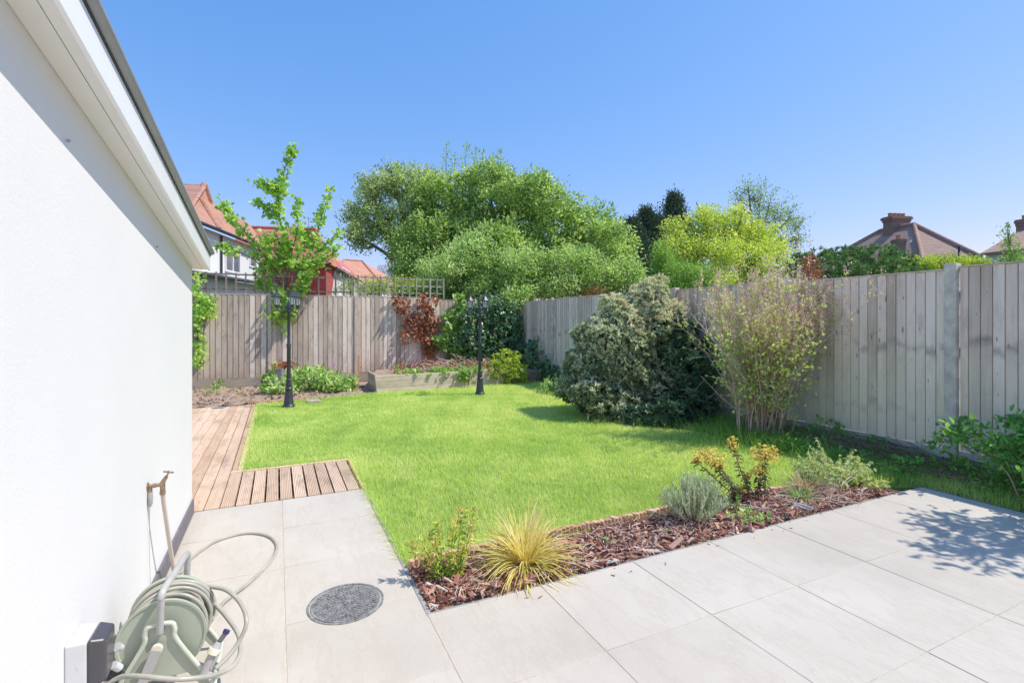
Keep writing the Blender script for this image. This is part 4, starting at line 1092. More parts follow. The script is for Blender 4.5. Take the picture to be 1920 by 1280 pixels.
lo = [lob(1895, 470, 12, 12, 22), lob(1900, 495, 12, 20, 14), lob(1890, 440, 12, 8, 18)]
ex = shoots([(at(1893, 470, 12), at(1890, 418, 12)), (at(1905, 490, 12), at(1912, 455, 12))], .07, .1, 60)
tree('young_sapling', 'slim young sapling poking above the fence at the right edge', 'tree', at(1897, 700, 12)*[1, 1, 0], at(1896, 520, 12), lo, .025, 60, 18, .07, .06, .5, 'kite', M['l_bright'], 233, ntw=30, extra=ex, tip=.006)
for px, py, Y, rx, lab, sd in ((1120, 556, 14.2, 24, 'red tipped photinia just above the far end of the side fence', 241), (1520, 498, 12.5, 15, 'red tipped shrub beside the dark laurel hedge', 242)):
    lo = [lob(px, py, Y, rx, 16), lob(px+8, py+30, Y, rx, 22)]
    tree('photinia_shrub', lab, 'shrub', at(px, 700, Y)*[1, 1, 0], at(px, py+50, Y), lo, .03, 40, 12, .06, .07, .35, 'kite', M['l_red'], sd, ntw=30, tip=.006)
lo = [lob(700, 540, 15, 26, 14), lob(750, 540, 15, 30, 14), lob(800, 538, 15, 30, 14)]
tree('yellow_shrub', 'yellow green shrub showing through the square trellis', 'shrub', at(750, 700, 15)*[1, 1, 0], at(750, 600, 15), lo, .04, 330, 18, .10, .07, .5, 'kite', M['l_gold2'], 243, ntw=40, inner=.4)
lo = [lob(655, 530, 14, 18, 18), lob(680, 545, 14, 20, 12), lob(640, 545, 14, 16, 10)]
tree('thin_shrub', 'thin leafed shrub behind the trellis before the white gable', 'shrub', at(660, 700, 14)*[1, 1, 0], at(660, 590, 14), lo, .03, 100, 10, .09, .055, .5, 'kite', M['l_olive'], 244, ntw=60, inner=.2, tip=.006)

# ------------------------------------------------------------------ sycamore by the left lamp post
q = R(251)
Ym = 11.45
t = thing('sycamore_sapling', 'multi stemmed young sycamore rising above the fence behind the left lamp post', 'tree', at(524, 720, Ym)*[1, 1, 0])
LM = [[(520, 715), (524, 640), (532, 560), (540, 480), (522, 400), (527, 340), (550, 275)],
      [(534, 540), (575, 490), (596, 430), (608, 390), (622, 350)], [(538, 500), (556, 440), (558, 405), (556, 372)],
      [(524, 410), (505, 393), (480, 376)], [(526, 356), (505, 350), (480, 342)], [(534, 530), (485, 465), (450, 425), (425, 395), (408, 368)],
      [(534, 545), (480, 490), (440, 470), (400, 458)], [(545, 520), (590, 480), (620, 450), (640, 432)], [(560, 510), (610, 485), (643, 458)],
      [(530, 570), (500, 540), (478, 520)], [(528, 590), (505, 580), (488, 600)], [(532, 560), (560, 545), (575, 520)], [(526, 620), (540, 600), (545, 580)], [(538, 520), (530, 470), (515, 440)],
      [(536, 520), (570, 460), (575, 430)], [(524, 600), (512, 640), (521, 700)], [(528, 640), (536, 600), (548, 560)], [(534, 540), (505, 500), (500, 450)], [(536, 510), (520, 480), (490, 440)]]
bt = MB(); CC = []; OO = []
for k, L_ in enumerate(LM):
    off = [0, .35, -.3, .2, -.2, .3, -.35, .25, -.1, .3, .2, -.2, .1, -.3, .3, -.15, -.35, .3, -.2][k]
    n0 = len(L_)
    P = np.array([at(x, y, Ym+off*(i/(n0-1))) for i, (x, y) in enumerate(L_)]); P = spline(P, 8)
    bt.tube(P, np.linspace(.045 if k == 0 else .018, .005, len(P)), 7, q.random())
    s0 = 22 if k == 0 else 3
    m = {0: 125, 1: 60, 5: 55}.get(k, 30)
    tt = s0+(len(P)-1-s0)*q.random(m); i0 = np.floor(tt).astype(int).clip(0, len(P)-2); f = (tt-i0)[:, None]
    X = P[i0]*(1-f)+P[i0+1]*f
    prog = tt/(len(P)-1)
    o = unit(q.normal(0, 1, (m, 3))); X = X+o*(q.uniform(.02, .15, m)*(1.25-.7*prog))[:, None]
    CC.append(X); OO.append(o)
# fuller core
lo = [lob(540, 520, Ym, 45, 42), lob(580, 500, Ym, 30, 30), lob(510, 480, Ym, 28, 26), lob(525, 570, Ym-.1, 28, 40), lob(545, 440, Ym, 30, 20), lob(518, 625, Ym-.2, 18, 24)]
C_, O = shell(q, lo, 55, .3); CC.append(C_); OO.append(O)
lo = [lob(513, 590, 11.3, 24, 24), lob(497, 603, 11.3, 14, 9), lob(530, 565, 11.3, 20, 20), lob(524, 645, 11.4, 7, 32), lob(545, 590, 11.3, 10, 12), lob(512, 700, 11.2, 12, 14)]
C_, O = shell(q, lo, 140, .2); CC.append(C_); OO.append(O)
b = MB(); tufts(b, q, np.vstack(CC), np.vstack(OO), 6, .05, .092, 1.0, 'lobed', up=.1, crv=.15, rvar=.22)
b.build('crown', M['l_maple'], t); bt.build('trunk', M['bark'], t, smooth=60)

def wallplant(name, label, cat, blobs, plane, n, L, W, kind, mat, seed, thick=.10, stems=True, stemmat=None, nl=7, base=None):
    """climber lying against a fence: blobs (a, z, ra, rz) on plane ('v', pos) or ('u', pos)"""
    q = R(seed); C_ = []; 
    wg = np.array([x[2]*x[3] for x in blobs]); wg = wg/wg.sum(); k = q.choice(len(blobs), n, p=wg)
    B_ = np.array(blobs)[k]; th = q.uniform(0, 6.28, n); r_ = np.sqrt(q.random(n))*(1+.2*np.sin(3*th+k))
    a = B_[:, 0]+B_[:, 2]*r_*np.cos(th); z = np.maximum(B_[:, 1]+B_[:, 3]*r_*np.sin(th), .0); dpt = plane[1]-.02-thick*q.random(n)
    C_ = np.column_stack([a, dpt, z]) if plane[0] == 'v' else np.column_stack([dpt, a, z])
    o = np.array([0, -1, 0.0]) if plane[0] == 'v' else np.array([-1.0, 0, 0])
    t = thing(name, label, cat, base if base is not None else C_.mean(0)*[1, 1, 0])
    b = MB(); m = n
    K = np.repeat(np.arange(m), nl)
    P = C_[K]+q.normal(0, .05, (m*nl, 3))*[1, .5, 1]
    D = unit(q.normal(0, .8, (m*nl, 3))+[0, 0, -.5]+o*.4); Nn = unit(o+q.normal(0, .45, (m*nl, 3))+[0, 0, .35])
    Lq = L*q.uniform(.55, 1.25, m*nl)
    add_leaves(b, P, D, Nn, Lq, Lq*W, kind, .5+q.normal(0, .15, m)[K]+q.normal(0, .22, m*nl))
    b.build('leaves', mat, t)
    if stems:
        bt = MB()
        for i in range(len(blobs)*3):
            x = blobs[q.integers(len(blobs))]; y = blobs[q.integers(len(blobs))]
            pp = [(x[0]+q.normal(0, x[2]*.4), x[1]+q.normal(0, x[3]*.5)), ((x[0]+y[0])/2, (x[1]+y[1])/2), (y[0]+q.normal(0, y[2]*.4), max(.02, y[1]-y[3]*.8))]
            PP = [(p[0], plane[1]-.02-.04*q.random(), p[1]) if plane[0] == 'v' else (plane[1]-.02-.04*q.random(), p[0], p[1]) for p in pp]
            bt.tube(spline(PP, 5), .006, 5, q.random())
        bt.build('stems', stemmat or M['bark'], t, smooth=60)
    return t
def fu(px, py, v=12.4):        # fence coordinates of a survey sight line
    r_ = (px-960)/FPX; Y = v/(-r_*SN+CS); return (Y*(r_*CS+SN), CAMZ-(py-HOR)/FPX*Y)
def fb(px, py, rx, rz, v=12.4):
    u, z = fu(px, py, v); Y = v/(-(px-960)/FPX*SN+CS); k = Y/FPX; return (u, z, rx*k*1.05, rz*k)
wallplant('wall_creeper', 'bright leafy creeper on the back fence beside the white wall', 'climber', [fb(375, 575, 20, 22), fb(392, 575, 14, 16), fb(370, 625, 9, 30), fb(374, 665, 9, 20), fb(368, 540, 14, 20)], ('v', 12.36), 95, .085, .75, 'lobed', M['l_maple'], 261, .2)
wallplant('dead_climber', 'dead rusty brown climber drying on the back fence under the trellis', 'climber', [fb(760, 575, 10, 16), fb(800, 570, 18, 26), fb(805, 600, 17, 24), fb(775, 600, 14, 14), fb(785, 622, 14, 16), fb(805, 630, 18, 20), fb(810, 655, 18, 20), fb(745, 565, 5, 8), fb(757, 630, 2.5, 22)], ('v', 12.53), 150, .09, .7, 'heart', M['l_dead'], 262, .14, stemmat=M['barkred'])
wallplant('fence_vine', 'bright green heart leaved vine beside the dead brown climber', 'climber', [fb(862, 570, 10, 20), fb(850, 605, 20, 22), fb(870, 620, 18, 20), fb(825, 645, 12, 16), fb(848, 640, 20, 20), fb(858, 665, 22, 14)], ('v', 12.48), 130, .12, .8, 'heart', M['l_bright'], 263, .25)
wallplant('ivy', 'dark glossy ivy mass covering the fence corner behind the right lamp post', 'climber', [fb(885, 600, 22, 40), fb(915, 590, 26, 40), fb(945, 610, 24, 42), fb(900, 650, 26, 34), fb(935, 655, 30, 34), fb(960, 640, 12, 40), fb(880, 640, 20, 26), fb(920, 690, 34, 18)], ('v', 12.35), 720, .085, .85, 'heart', M['l_ivy'], 264, .4)
wallplant('ivy', 'low dark ivy growing at the foot of the side fence past the yellow shrub', 'climber', [(10.7, .3, .45, .34), (11.3, .5, .5, .5), (10.3, .15, .25, .15)], ('u', 6.0), 110, .09, .85, 'heart', M['l_ivy'], 265, .3)

# yellow-green shrub in the corner
lo = [lob(950, 680, 11.6, 26, 22), lob(938, 700, 11.4, 22, 18), lob(968, 700, 11.5, 24, 20), lob(925, 690, 11.3, 12, 12)]
q = R(271); t = thing('variegated_shrub', 'yellow green variegated shrub right of the right lamp post', 'shrub', at(950, 728, 11.5)*[1, 1, 0])
C_, O = shell(q, lo, 260, .55); b = MB(); rosettes(b, q, C_, O+[0, 0, .7], 8, .085, .35, 'oval', (.5, 1.3), crv=.28, rvar=.22); b.build('foliage', M['l_gold2'], t)
b = MB(); limbs(b, q, at(950, 728, 11.5)*[1, 1, 0], at(950, 712, 11.5), lo, .02, tip=.004); b.build('stems', M['bark'], t)

# planter greenery and dead prunings
q = R(275)
t = thing('groundcover_plant', 'fresh green trailing plant spilling over the raised planter front', 'plant', (3.1, 10.5, .25))
b = MB(); m = 150; C_ = np.column_stack([2.3+1.9*q.random(m)**.7, 10.22+.7*q.random(m), .28+.08*q.random(m)]); C_[:18] = np.column_stack([q.uniform(3.55, 3.8, 18), np.full(18, 10.27), q.uniform(.12, .34, 18)])
tufts(b, q, C_, np.tile([0, -.4, .9], (m, 1)), 6, .04, .065, .75, 'heart', up=.3, crv=.2); b.build('leaves', M['l_bright'], t)
b = MB()
for k in range(150):
    x = q.uniform(2.9, 4.9); y = q.uniform(10.7, 12); z = .27+.28*q.random()*(1-abs(x-4.0)/1.4)
    a = q.uniform(0, 6.28); l = q.uniform(.15, .45); b.tube([(x, y, z), (x+l*.5*math.cos(a), y+l*.5*math.sin(a), z+q.uniform(-.02, .1)), (x+l*math.cos(a), y+l*math.sin(a), z+q.uniform(-.06, .12))], [.006, .005, .002], 4, q.random())
tag(b.build('dead_prunings', M['twigpale']), 'heap of dead brown prunings lying on the raised planter', 'prunings', kind='stuff')
b = MB(); m = 120; C_ = np.column_stack([q.uniform(2.4, 4.8, m), q.uniform(10.6, 12, m), .28+.15*q.random(m)])
tufts(b, q, C_, np.tile([0, -.2, .9], (m, 1)), 6, .06, .08, .5, 'kite', up=0, crv=.2); tag(b.build('fallen_leaves', M['l_dead']), 'dead brown leaves littering the raised planter soil', 'leaves', kind='stuff')

# ------------------------------------------------------------------ plants of the back border
def clump(name, label, cat, c, r_, h, n, nl, L, W, kind, mat, seed, flowers=None, up=.5):
    q = R(seed); t = thing(name, label, cat, c)
    lo = [((c[0], c[1], c[2]+h*.35), (r_, r_*.8, h*.65)), ((c[0]+r_*.5, c[1]-.05, c[2]+h*.3), (r_*.6, r_*.6, h*.5)), ((c[0]-r_*.5, c[1]+.05, c[2]+h*.3), (r_*.6, r_*.6, h*.55))]
    C_, O = shell(q, lo, n, .5, bottom=c[2]-.01); b = MB(); tufts(b, q, C_, O, nl, r_*.10, L, W, kind, up=up, crv=.2)
    b.build('leaves', mat, t)
    b = MB()
    for k in range(14):
        e = C_[q.integers(len(C_))]; b.tube([(c[0]+q.normal(0, r_*.15), c[1]+q.normal(0, r_*.15), c[2]-.03), e*.5+np.array(c)*.5+[0, 0, h*.15], e], [.004, .003, .002], 5)
    b.build('stems', M['greenstem'], t)
    if flowers:
        for fx, fy, fz in flowers:
            b = MB(); P = np.tile([fx, fy, fz], (26, 1))+q.normal(0, .022, (26, 3)); add_leaves(b, P, q.normal(0, 1, (26, 3)), q.normal(0, 1, (26, 3))+[0, -1, 1], np.full(26, .028), np.full(26, .02), 'kite', q.random(26))
            b.build('flower', M['f_pink'], t)
            b = MB(); b.tube([(fx+.03, fy+.02, c[2]), (fx+.01, fy, (fz+c[2])/2), (fx, fy, fz)], [.004, .003, .002], 5); b.build('flower_stem', M['greenstem'], t)
    return t
clump('leafy_clump', 'tall grey green leafy clump with two pink flower heads', 'plant', tuple(at(582, 738, 10.4)*[1, 1, 0]), .42, .45, 120, 7, .11, .5, 'oval', M['l_pale'], 281, None)
clump('leafy_clump', 'low pale leafy clump near the raised planter with pink flowers above', 'plant', tuple(at(632, 735, 10.3)*[1, 1, 0]), .36, .30, 100, 7, .10, .5, 'oval', M['l_pale'], 282, [tuple(at(626, 683, 10.8)), tuple(at(640, 698, 10.8))])
clump('leafy_clump', 'leafy clump around the left lamp post base', 'plant', tuple(at(520, 745, 9.9)*[1, 1, 0]), .26, .28, 70, 7, .09, .55, 'oval', M['l_pale'], 283)
clump('leafy_clump', 'small clump of bright leaves at the foot of the fence stump', 'plant', tuple(at(503, 728, 10.9)*[1, 1, 0]), .12, .30, 26, 6, .08, .6, 'heart', M['l_bright'], 284)
clump('weed', 'sprig of weed on bare soil near the white wall', 'weed', tuple(at(395, 738, 10)*[1, 1, 0]), .18, .14, 26, 5, .05, .4, 'kite', M['l_olive'], 285)
clump('weed', 'small green weed against the fence by the soil border', 'weed', tuple(at(413, 728, 10.6)*[1, 1, 0]), .12, .18, 18, 5, .06, .5, 'oval', M['l_pale'], 286)
clump('weed', 'tiny weed at the border beside the deck end', 'weed', tuple(at(450, 745, 9.8)*[1, 1, 0]), .07, .07, 10, 5, .04, .4, 'kite', M['l_olive'], 287)
# stump
t = thing('tree_stump', 'pale barked cut tree stump against the back fence behind the lamp post', 'stump', at(532, 728, 10.9)*[1, 1, 0])
c = at(535, 728, 10.9); b = MB(); q = R(288)
b.lathe([(.27, -.03), (.235, .05), (.215, .18), (.22, .34), (.205, .40), (.10, .41), (.001, .405)], (c[0], c[1], 0), 26, flute=.10); b.build('bark', plain('flaking_pale_bark', (.44, .38, .32), .9, var=.5, scale=7, bmp=.9, dist=.02), t, smooth=60)
b = MB(); m = 46; C_ = np.column_stack([c[0]+q.normal(0, .11, m), c[1]+q.normal(0, .09, m), .42+.05*q.random(m)]); tufts(b, q, C_, np.tile([0, 0, 1.], (m, 1)), 6, .035, .07, .5, 'kite', up=.2, crv=.2); b.build('leaf_litter', M['l_dead'], t)['kind'] = 'stuff'
# loose stone by lawn
b = MB()
for (px, py, s, r_) in ((588, 756, .12, 0), (677, 715, .07, .4)):
    c = at(px, py, 8.8 if r_ == 0 else 10.9)
    c[2] = .01; b.box((c[0]-s, c[1]-s*.5, -.04), (c[0]+s, c[1]+s*.5, .03), .5, rz=r_)
    o = b.build('loose_stone', plain('loose_stone', (.45, .36, .30), .9, var=.3), bevel=.012); tag(o, 'flat buff stone in the lawn edge near the left lamp post' if r_ == 0 else 'small pale stone beside the end of the raised planter', 'stone'); b = MB()

# ------------------------------------------------------------------ shrubs of the right border
lo = [lob(1155, 596, 7.9, 40, 40, 44), lob(1118, 636, 7.8, 36, 40, 40), lob(1228, 548, 8.0, 30, 34, 34), lob(1250, 600, 8.0, 24, 44, 34), lob(1175, 690, 7.8, 88, 92, 66), lob(1112, 700, 7.7, 48, 80, 55), lob(1190, 610, 7.9, 62, 72, 60), lob(1222, 566, 8.0, 44, 46, 46), lob(1232, 660, 7.8, 45, 80, 55), lob(1150, 640, 7.8, 62, 60, 60), lob(1165, 750, 7.5, 90, 48, 56), lob(1098, 738, 7.6, 38, 48, 46), lob(1235, 730, 7.5, 55, 60, 50)]
q = R(301); base = at(1170, 790, 7.7)*[1, 1, 0]
t = thing('pieris_bush', 'big rounded grey green evergreen bush with coppery tips on the lawn edge', 'bush', base)
C_, O = shell(q, clumps(lo, 7, .40, 5301, .72), 5400, .80, .88, bottom=.02, gaps=-.6)
bi = .30*(C_[:, 2]-.9)/1.2*.55+.16*O[:, 2]-.04+.10*(C_[:, 0]-4.9)  # lit top and right, shaded lower left painted into leaf colour, plus coppery tips
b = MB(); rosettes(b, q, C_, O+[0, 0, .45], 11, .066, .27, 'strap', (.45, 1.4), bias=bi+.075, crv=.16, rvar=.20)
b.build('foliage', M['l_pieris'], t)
b = MB(); limbs(b, q, base, base+[0, 0, .35], lo, .05, C_, 260, tip=.005); b.build('branches', M['bark'], t, smooth=60)
lo = [lob(1290, 700, 7.4, 40, 70, 50), lob(1270, 640, 7.7, 34, 50, 45), lob(1300, 760, 7.1, 36, 38, 40), lob(1255, 780, 6.9, 50, 26, 40), lob(1315, 690, 7.3, 22, 50, 35), lob(1200, 785, 7.0, 40, 22, 35)]
q = R(302); base = at(1285, 795, 7.2)*[1, 1, 0]
t = thing('rhododendron_bush', 'dark glossy leaved bush tucked between the big bush and the fence', 'bush', base)
C_, O = shell(q, lo, 900, .7, bottom=.02); b = MB(); rosettes(b, q, C_, O+[0, 0, .5], 9, .10, .32, 'oval', (.6, 1.4), crv=.2); b.build('foliage', M['l_rhodo'], t)
b = MB(); limbs(b, q, base, base+[0, 0, .3], lo, .03, C_, 80, tip=.004); b.build('branches', M['bark'], t, smooth=60)
clump('blue_flower_clump', 'little leafy clump left of the big evergreen bush', 'plant', tuple(at(1040, 738, 10)*[1, 1, 0]), .22, .30, 40, 7, .07, .45, 'oval', M['l_pale'], 303)

# spirea: many upright arching stems
q = R(311); base = at(1432, 818, 6.1)*[1, 1, 0]
t = thing('twiggy_shrub', 'large bare twiggy shrub with pinkish seed heads and sparse lime leaves against the fence', 'shrub', base)
bs_ = MB(); bt = MB(); bl = MB(); bh = MB(); bd = MB()
LC = []; HC = []
up3 = np.array([0, 0, 1.0])
RIGHT = np.array([CS, -SN, 0.0]); FWD = np.array([SN, CS, 0.0])
for k in range(135):
    a = q.uniform(0, 6.28); r0 = abs(q.normal(0, .15)); p0 = base+[math.cos(a)*r0, math.sin(a)*r0, -.03]
    sx = q.normal(0, 1)*.50-.02; sy = q.normal(0, .30)
    h = q.uniform(.85, 2.0)*(1-.13*abs(sx)**1.5)
    spread = RIGHT*sx*q.uniform(.8, 1.15)+FWD*sy
    spread = spread*(h/1.7)
    p3 = p0+spread+up3*h; p3[0] = min(p3[0], 6.01)
    p1 = p0+spread*.16+up3*h*.34+q.normal(0, .03, 3); p2 = p0+spread*.50+up3*h*.70+q.normal(0, .05, 3)
    p2[0] = min(p2[0], 6.0)
    P = spline([p0, p1, p2, p3], 7)
    dead = q.random() < .3
    (bd if dead else bs_).tube(P, np.linspace(q.uniform(.006, .012), .0022, len(P)), 5, q.random(), cap=False)
    for j in range(26):
        i = q.integers(6, len(P)); s = P[i]; d = unit(P[min(i+1, len(P)-1)]-P[i-1])
        e = s+(d*.55+unit(q.normal(0, 1, 3))*.6)*q.uniform(.10, .34); e[0] = min(e[0], 6.03)
        m2 = s*.5+e*.5+q.normal(0, .012, 3)
        (bd if q.random() < .6 else bs_).tube([s, m2, e], [.0024, .0018, .0012], 3, q.random(), cap=False)
        if not dead or q.random() < .25:
            LC.append(e)
            if q.random() < .6: LC.append(m2)
        if e[2] > 1.0+.5*q.random() and q.random() < .85: HC.append(e)
    if q.random() < .8: HC.append(p3)
for sx, z in ((1.02, 1.40), (1.12, 1.33), (.85, 1.15), (-.72, 1.05), (-.78, .75), (.72, 1.68)):
    e = base+RIGHT*sx+up3*z; e[0] = min(e[0], 5.96); P = spline([base+up3*.2, base*.5+e*.5+up3*.0, e], 8)
    bd.tube(P, np.linspace(.009, .002, len(P)), 5, q.random())
    for j in range(9):
        i = q.integers(8, len(P)); e2 = P[i]+q.normal(0, .09, 3); e2[0] = min(e2[0], 6.0); bd.tube([P[i], e2], [.002, .0012], 3, .5, cap=False)
        if sx > 0: LC.append(e2)
LC = np.array(LC); HC = np.array(HC)
O = np.tile(up3, (len(LC), 1))+q.normal(0, .5, (len(LC), 3))
LC = LC[q.random(len(LC)) < .98]; O = O[:len(LC)]
rosettes(bl, q, LC, O, 7, .031, .5, 'kite', (.4, 1.3), crv=.2)
n = len(HC); K = np.repeat(np.arange(n), 26); f = q.random(len(K))
P = HC[K]+up3*(f*.13)[:, None]+q.normal(0, .012, (len(K), 3))
add_leaves(bh, P, q.normal(0, .6, (len(K), 3))+up3*.7, q.normal(0, 1, (len(K), 3)), np.full(len(K), .020), np.full(len(K), .010), 'kite', q.random(len(K)))
bs_.build('stems', M['barkred'], t, smooth=60); bd.build('dead_stems', M['twigpale'], t, smooth=60); bl.build('leaves', M['l_spirea'], t); bh.build('seed_heads', M['l_seed'], t)

# rose like shrub at the right edge
q = R(321); base = np.array([5.50, 1.72, 0]); t = thing('leafy_shrub', 'leafy shrub with reddish stems at the right edge, leaning over the patio corner', 'shrub', base)
bt = MB(); bl = MB(); LC = []
for k in range(24):
    sx = q.normal(.03, .22); sy = q.normal(.12, .26); h = q.uniform(.3, .66)
    p0 = base+[q.normal(0, .08), q.normal(0, .10), -.05]; p3 = p0+[sx, sy, h]; p3[0] = min(p3[0], 6.0)
    P = spline([p0, p0+[sx*.3, sy*.3, h*.5], p3, p3+[sx*.25, sy*.25, -.04]], 6); P[:, 0] = np.minimum(P[:, 0], 6.02)
    bt.tube(P, np.linspace(.007, .002, len(P)), 5, q.random())
    for j in range(16):
        i = q.integers(7, len(P)); LC.append(P[i]+q.normal(0, .05, 3))
LC = np.array(LC); tufts(bl, q, LC, np.tile(up3, (len(LC), 1)), 7, .035, .060, .58, 'oval', up=.1, jit=1, crv=.18)
bt.build('stems', M['barkred'], t, smooth=60); bl.build('leaves', M['l_ivy2'] if 'l_ivy2' in M else M['l_bright2'], t)
q = R(322); base = np.array([5.72, .55, 0]); t = thing('tall_shrub', 'tall leafy shrub past the right edge throwing dappled shade on the patio', 'shrub', base)
lo = [((5.66, 1.0, 2.15), (.45, .36, .36)), ((5.8, .5, 2.3), (.45, .4, .45)), ((5.7, .9, 1.5), (.30, .36, .40)), ((5.35, .85, 2.3), (.34, .30, .26))]
C_, O = shell(q, lo, 300, .3, bottom=.3); b = MB(); tufts(b, q, C_, O, 7, .06, .085, .45, 'oval', up=.1, crv=.2); b.build('leaves', M['l_bright2'], t)
b = MB(); limbs(b, q, base, base+[0, 0, .5], lo, .03, C_, 90, tip=.004); b.build('stems', M['bark'], t)

# rough growth at the foot of the right fence
q = R(331); n = 15000
P = np.column_stack([q.uniform(4.95, 6.0, n), q.uniform(1.2, 6.2, n)])
dens = np.clip(.35+1.1*sn(P, 3, 9)+.5*(P[:, 1] > 3.1)*(P[:, 0] < 5.7), 0, 1); P = P[q.random(len(P)) < dens]
b = MB(); V, F, rr = blades(P, .07+.16*q.random(len(P))**2, np.full(len(P), .0022), .75, 332, .45+q.normal(0, .2, len(P))); b.add(V, F, rr)
P = at(1440, 835, 6.0)*[1, 1, 0]+np.column_stack([q.normal(0, .45, 2600), q.normal(0, .5, 2600), 0*q.random(2600)]); P = P[P[:, 0] < 6.0]
V, F, rr = blades(P[:, :2], .12+.22*q.random(len(P)), np.full(len(P), .002), .9, 333, .62+q.normal(0, .22, len(P))); b.add(V, F, rr)
tag(b.build('rough_grass', M['wildgrass']), 'long rough grass under the right fence', 'grass', kind='stuff')
b = MB()
for k in range(420):
    v = q.uniform(1.6, 4.6); u = q.uniform(5.35, 6.0) if v < 3.6 else q.uniform(5.6, 6.0); z = .0+.13*q.random()*max(0, 1-abs(v-3.1)/1.7)
    a = math.pi/2+q.normal(0, .35); l = q.uniform(.15, .6)
    b.tube([(u, v, z+.01), (min(u+l*.5*math.cos(a), 6.02), v+l*.5*math.sin(a), z+q.uniform(0, .05)), (min(u+l*math.cos(a), 6.02), v+l*math.sin(a), z+q.uniform(-.02, .06))], [.004, .0035, .0015], 4, q.random(), cap=False)
tag(b.build('brushwood', plain('brown_brushwood', (.20, .13, .10), .9, var=.4, scale=9)), 'pile of dead brown cuttings along the foot of the right fence', 'cuttings', kind='stuff')
k_ = 0
WEEDS = [(1560, 840, 5.9, .16, .30, 'upright bright weed under the fence right of the twiggy shrub'), (1640, 850, 5.4, .13, .16, 'dark leaved weed on the brushwood'), (1700, 905, 4.6, .15, .16, 'low weed behind the far patio corner'),
         (1500, 855, 5.3, .22, .16, 'leafy weed patch with tiny violet flowers behind the variegated plant'), (1790, 905, 4.6, .16, .16, 'green weed below the concrete fence post'), (1860, 945, 4.1, .18, .14, 'spreading weed beside the patio edge at the right'), (1600, 870, 5.0, .2, .13, 'broad leaved weed between grass and brushwood')]
for px, py, Y, r_, h, lab in WEEDS:
    c = at(px, py, Y)*[1, 1, 0]; c[0] = min(c[0], 5.85); k_ += 1
    clump('weed', lab, 'weed', tuple(c), r_, h, 30, 6, .045, .55, 'oval', M['l_bright2'], 340+k_, None)

# ------------------------------------------------------------------ plants in the bark bed
def arch(b, q, c, n, Lr, out, w_, r, lift=1.0, seg=7, rc=.05, az=None):
    th = q.uniform(0, 6.28, n) if az is None else az
    d = np.stack([np.cos(th), np.sin(th), 0*th], 1); s = np.stack([-np.sin(th), np.cos(th), 0*th], 1)
    L = q.uniform(*Lr, n); el = q.uniform(*out, n)           # el: how upright
    dr = q.uniform(.25, 1.1, n)*lift
    tt = np.linspace(0, 1, seg); B0 = np.array(c)+d*q.uniform(0, rc, n)[:, None]
    hx = (np.cos(el)[:, None]*tt+(.35*dr)[:, None]*tt**2*np.sin(el)[:, None])*L[:, None]
    hz = (np.sin(el)[:, None]*tt-(.62*dr)[:, None]*tt**2.2*(.3+np.cos(el)[:, None]))*L[:, None]
    C_ = B0[:, None]+d[:, None]*hx[..., None]+up3*np.maximum(hz, -.0)[..., None]
    sw = q.normal(0, .06, n)[:, None]*tt**2*L[:, None]; C_ = C_+s[:, None]*sw[..., None]
    ww = w_*np.array([.8, 1, 1, .95, .8, .55, .08][:seg])
    V = np.stack([C_-s[:, None]*ww[None, :, None], C_+up3*w_*.35, C_+s[:, None]*ww[None, :, None]], 2).reshape(-1, 3)
    i = (np.arange(n)*seg*3)[:, None]+(np.arange(seg-1)*3)[None]; i = i.ravel()
    F = [np.concatenate([np.stack([i, i+1, i+4, i+3], 1), np.stack([i+1, i+2, i+5, i+4], 1)])]
    b.add(V, F, np.repeat(np.clip(r, 0, 1), seg*3))
q = R(351); c = (1.30, 2.58, -.01)
t = thing('golden_sedge', 'spiky golden yellow grass tussock spilling over the patio edge', 'ornamental grass', c)
b = MB(); arch(b, q, c, 470, (.20, .44), (.08, 1.25), .0033, .62+q.normal(0, .20, 470), lift=1.0)
arch(b, q, c, 110, (.14, .30), (.1, .9), .0032, .18+q.normal(0, .12, 110)); arch(b, q, c, 60, (.30, .42), (1.15, 1.5), .0026, .85+q.normal(0, .1, 60), lift=.4)
b.build('blades', M['l_sedge'], t)

def stemplant(name, label, c, stems, seed, lf, top, L=.05, W=.3, stemm=None):
    q = R(seed); t = thing(name, label, 'plant', c); bt = MB(); bl = MB(); bf = MB()
    for dx, dy, h in stems:
        p0 = np.array(c)+[dx*.3, dy*.3, -.02]; p3 = np.array(c)+[dx, dy, h]; P = spline([p0, p0*.6+p3*.4+q.normal(0, .006, 3), p3], 8)
        bt.tube(P, np.linspace(.0035, .0018, len(P)), 5, q.random())
        n = int(38*h/.35); i = q.integers(2, len(P), n); rad_ = unit(q.normal(0, 1, (n, 3))*[1, 1, .3])
        add_leaves(bl, P[i], rad_+up3*.55, q.normal(0, .3, (n, 3))+up3, L*q.uniform(.5, 1.1, n), L*W*.8+0*rad_[:, 0], 'strap', .45+q.normal(0, .2, n))
        if top:
            m = 26; A_ = q.integers(len(P)-5, len(P), m); rad_ = unit(q.normal(0, 1, (m, 3)))
            add_leaves(bf, P[A_]+rad_*.008, rad_+up3*.5, q.normal(0, 1, (m, 3)), .034*q.uniform(.5, 1.1, m), np.full(m, .012), 'oval', q.random(m))
            bf.build('flowering_tip', top, t); bf = MB()
    bt.build('stems', stemm or M['greenstem'], t); bl.build('leaves', lf, t)
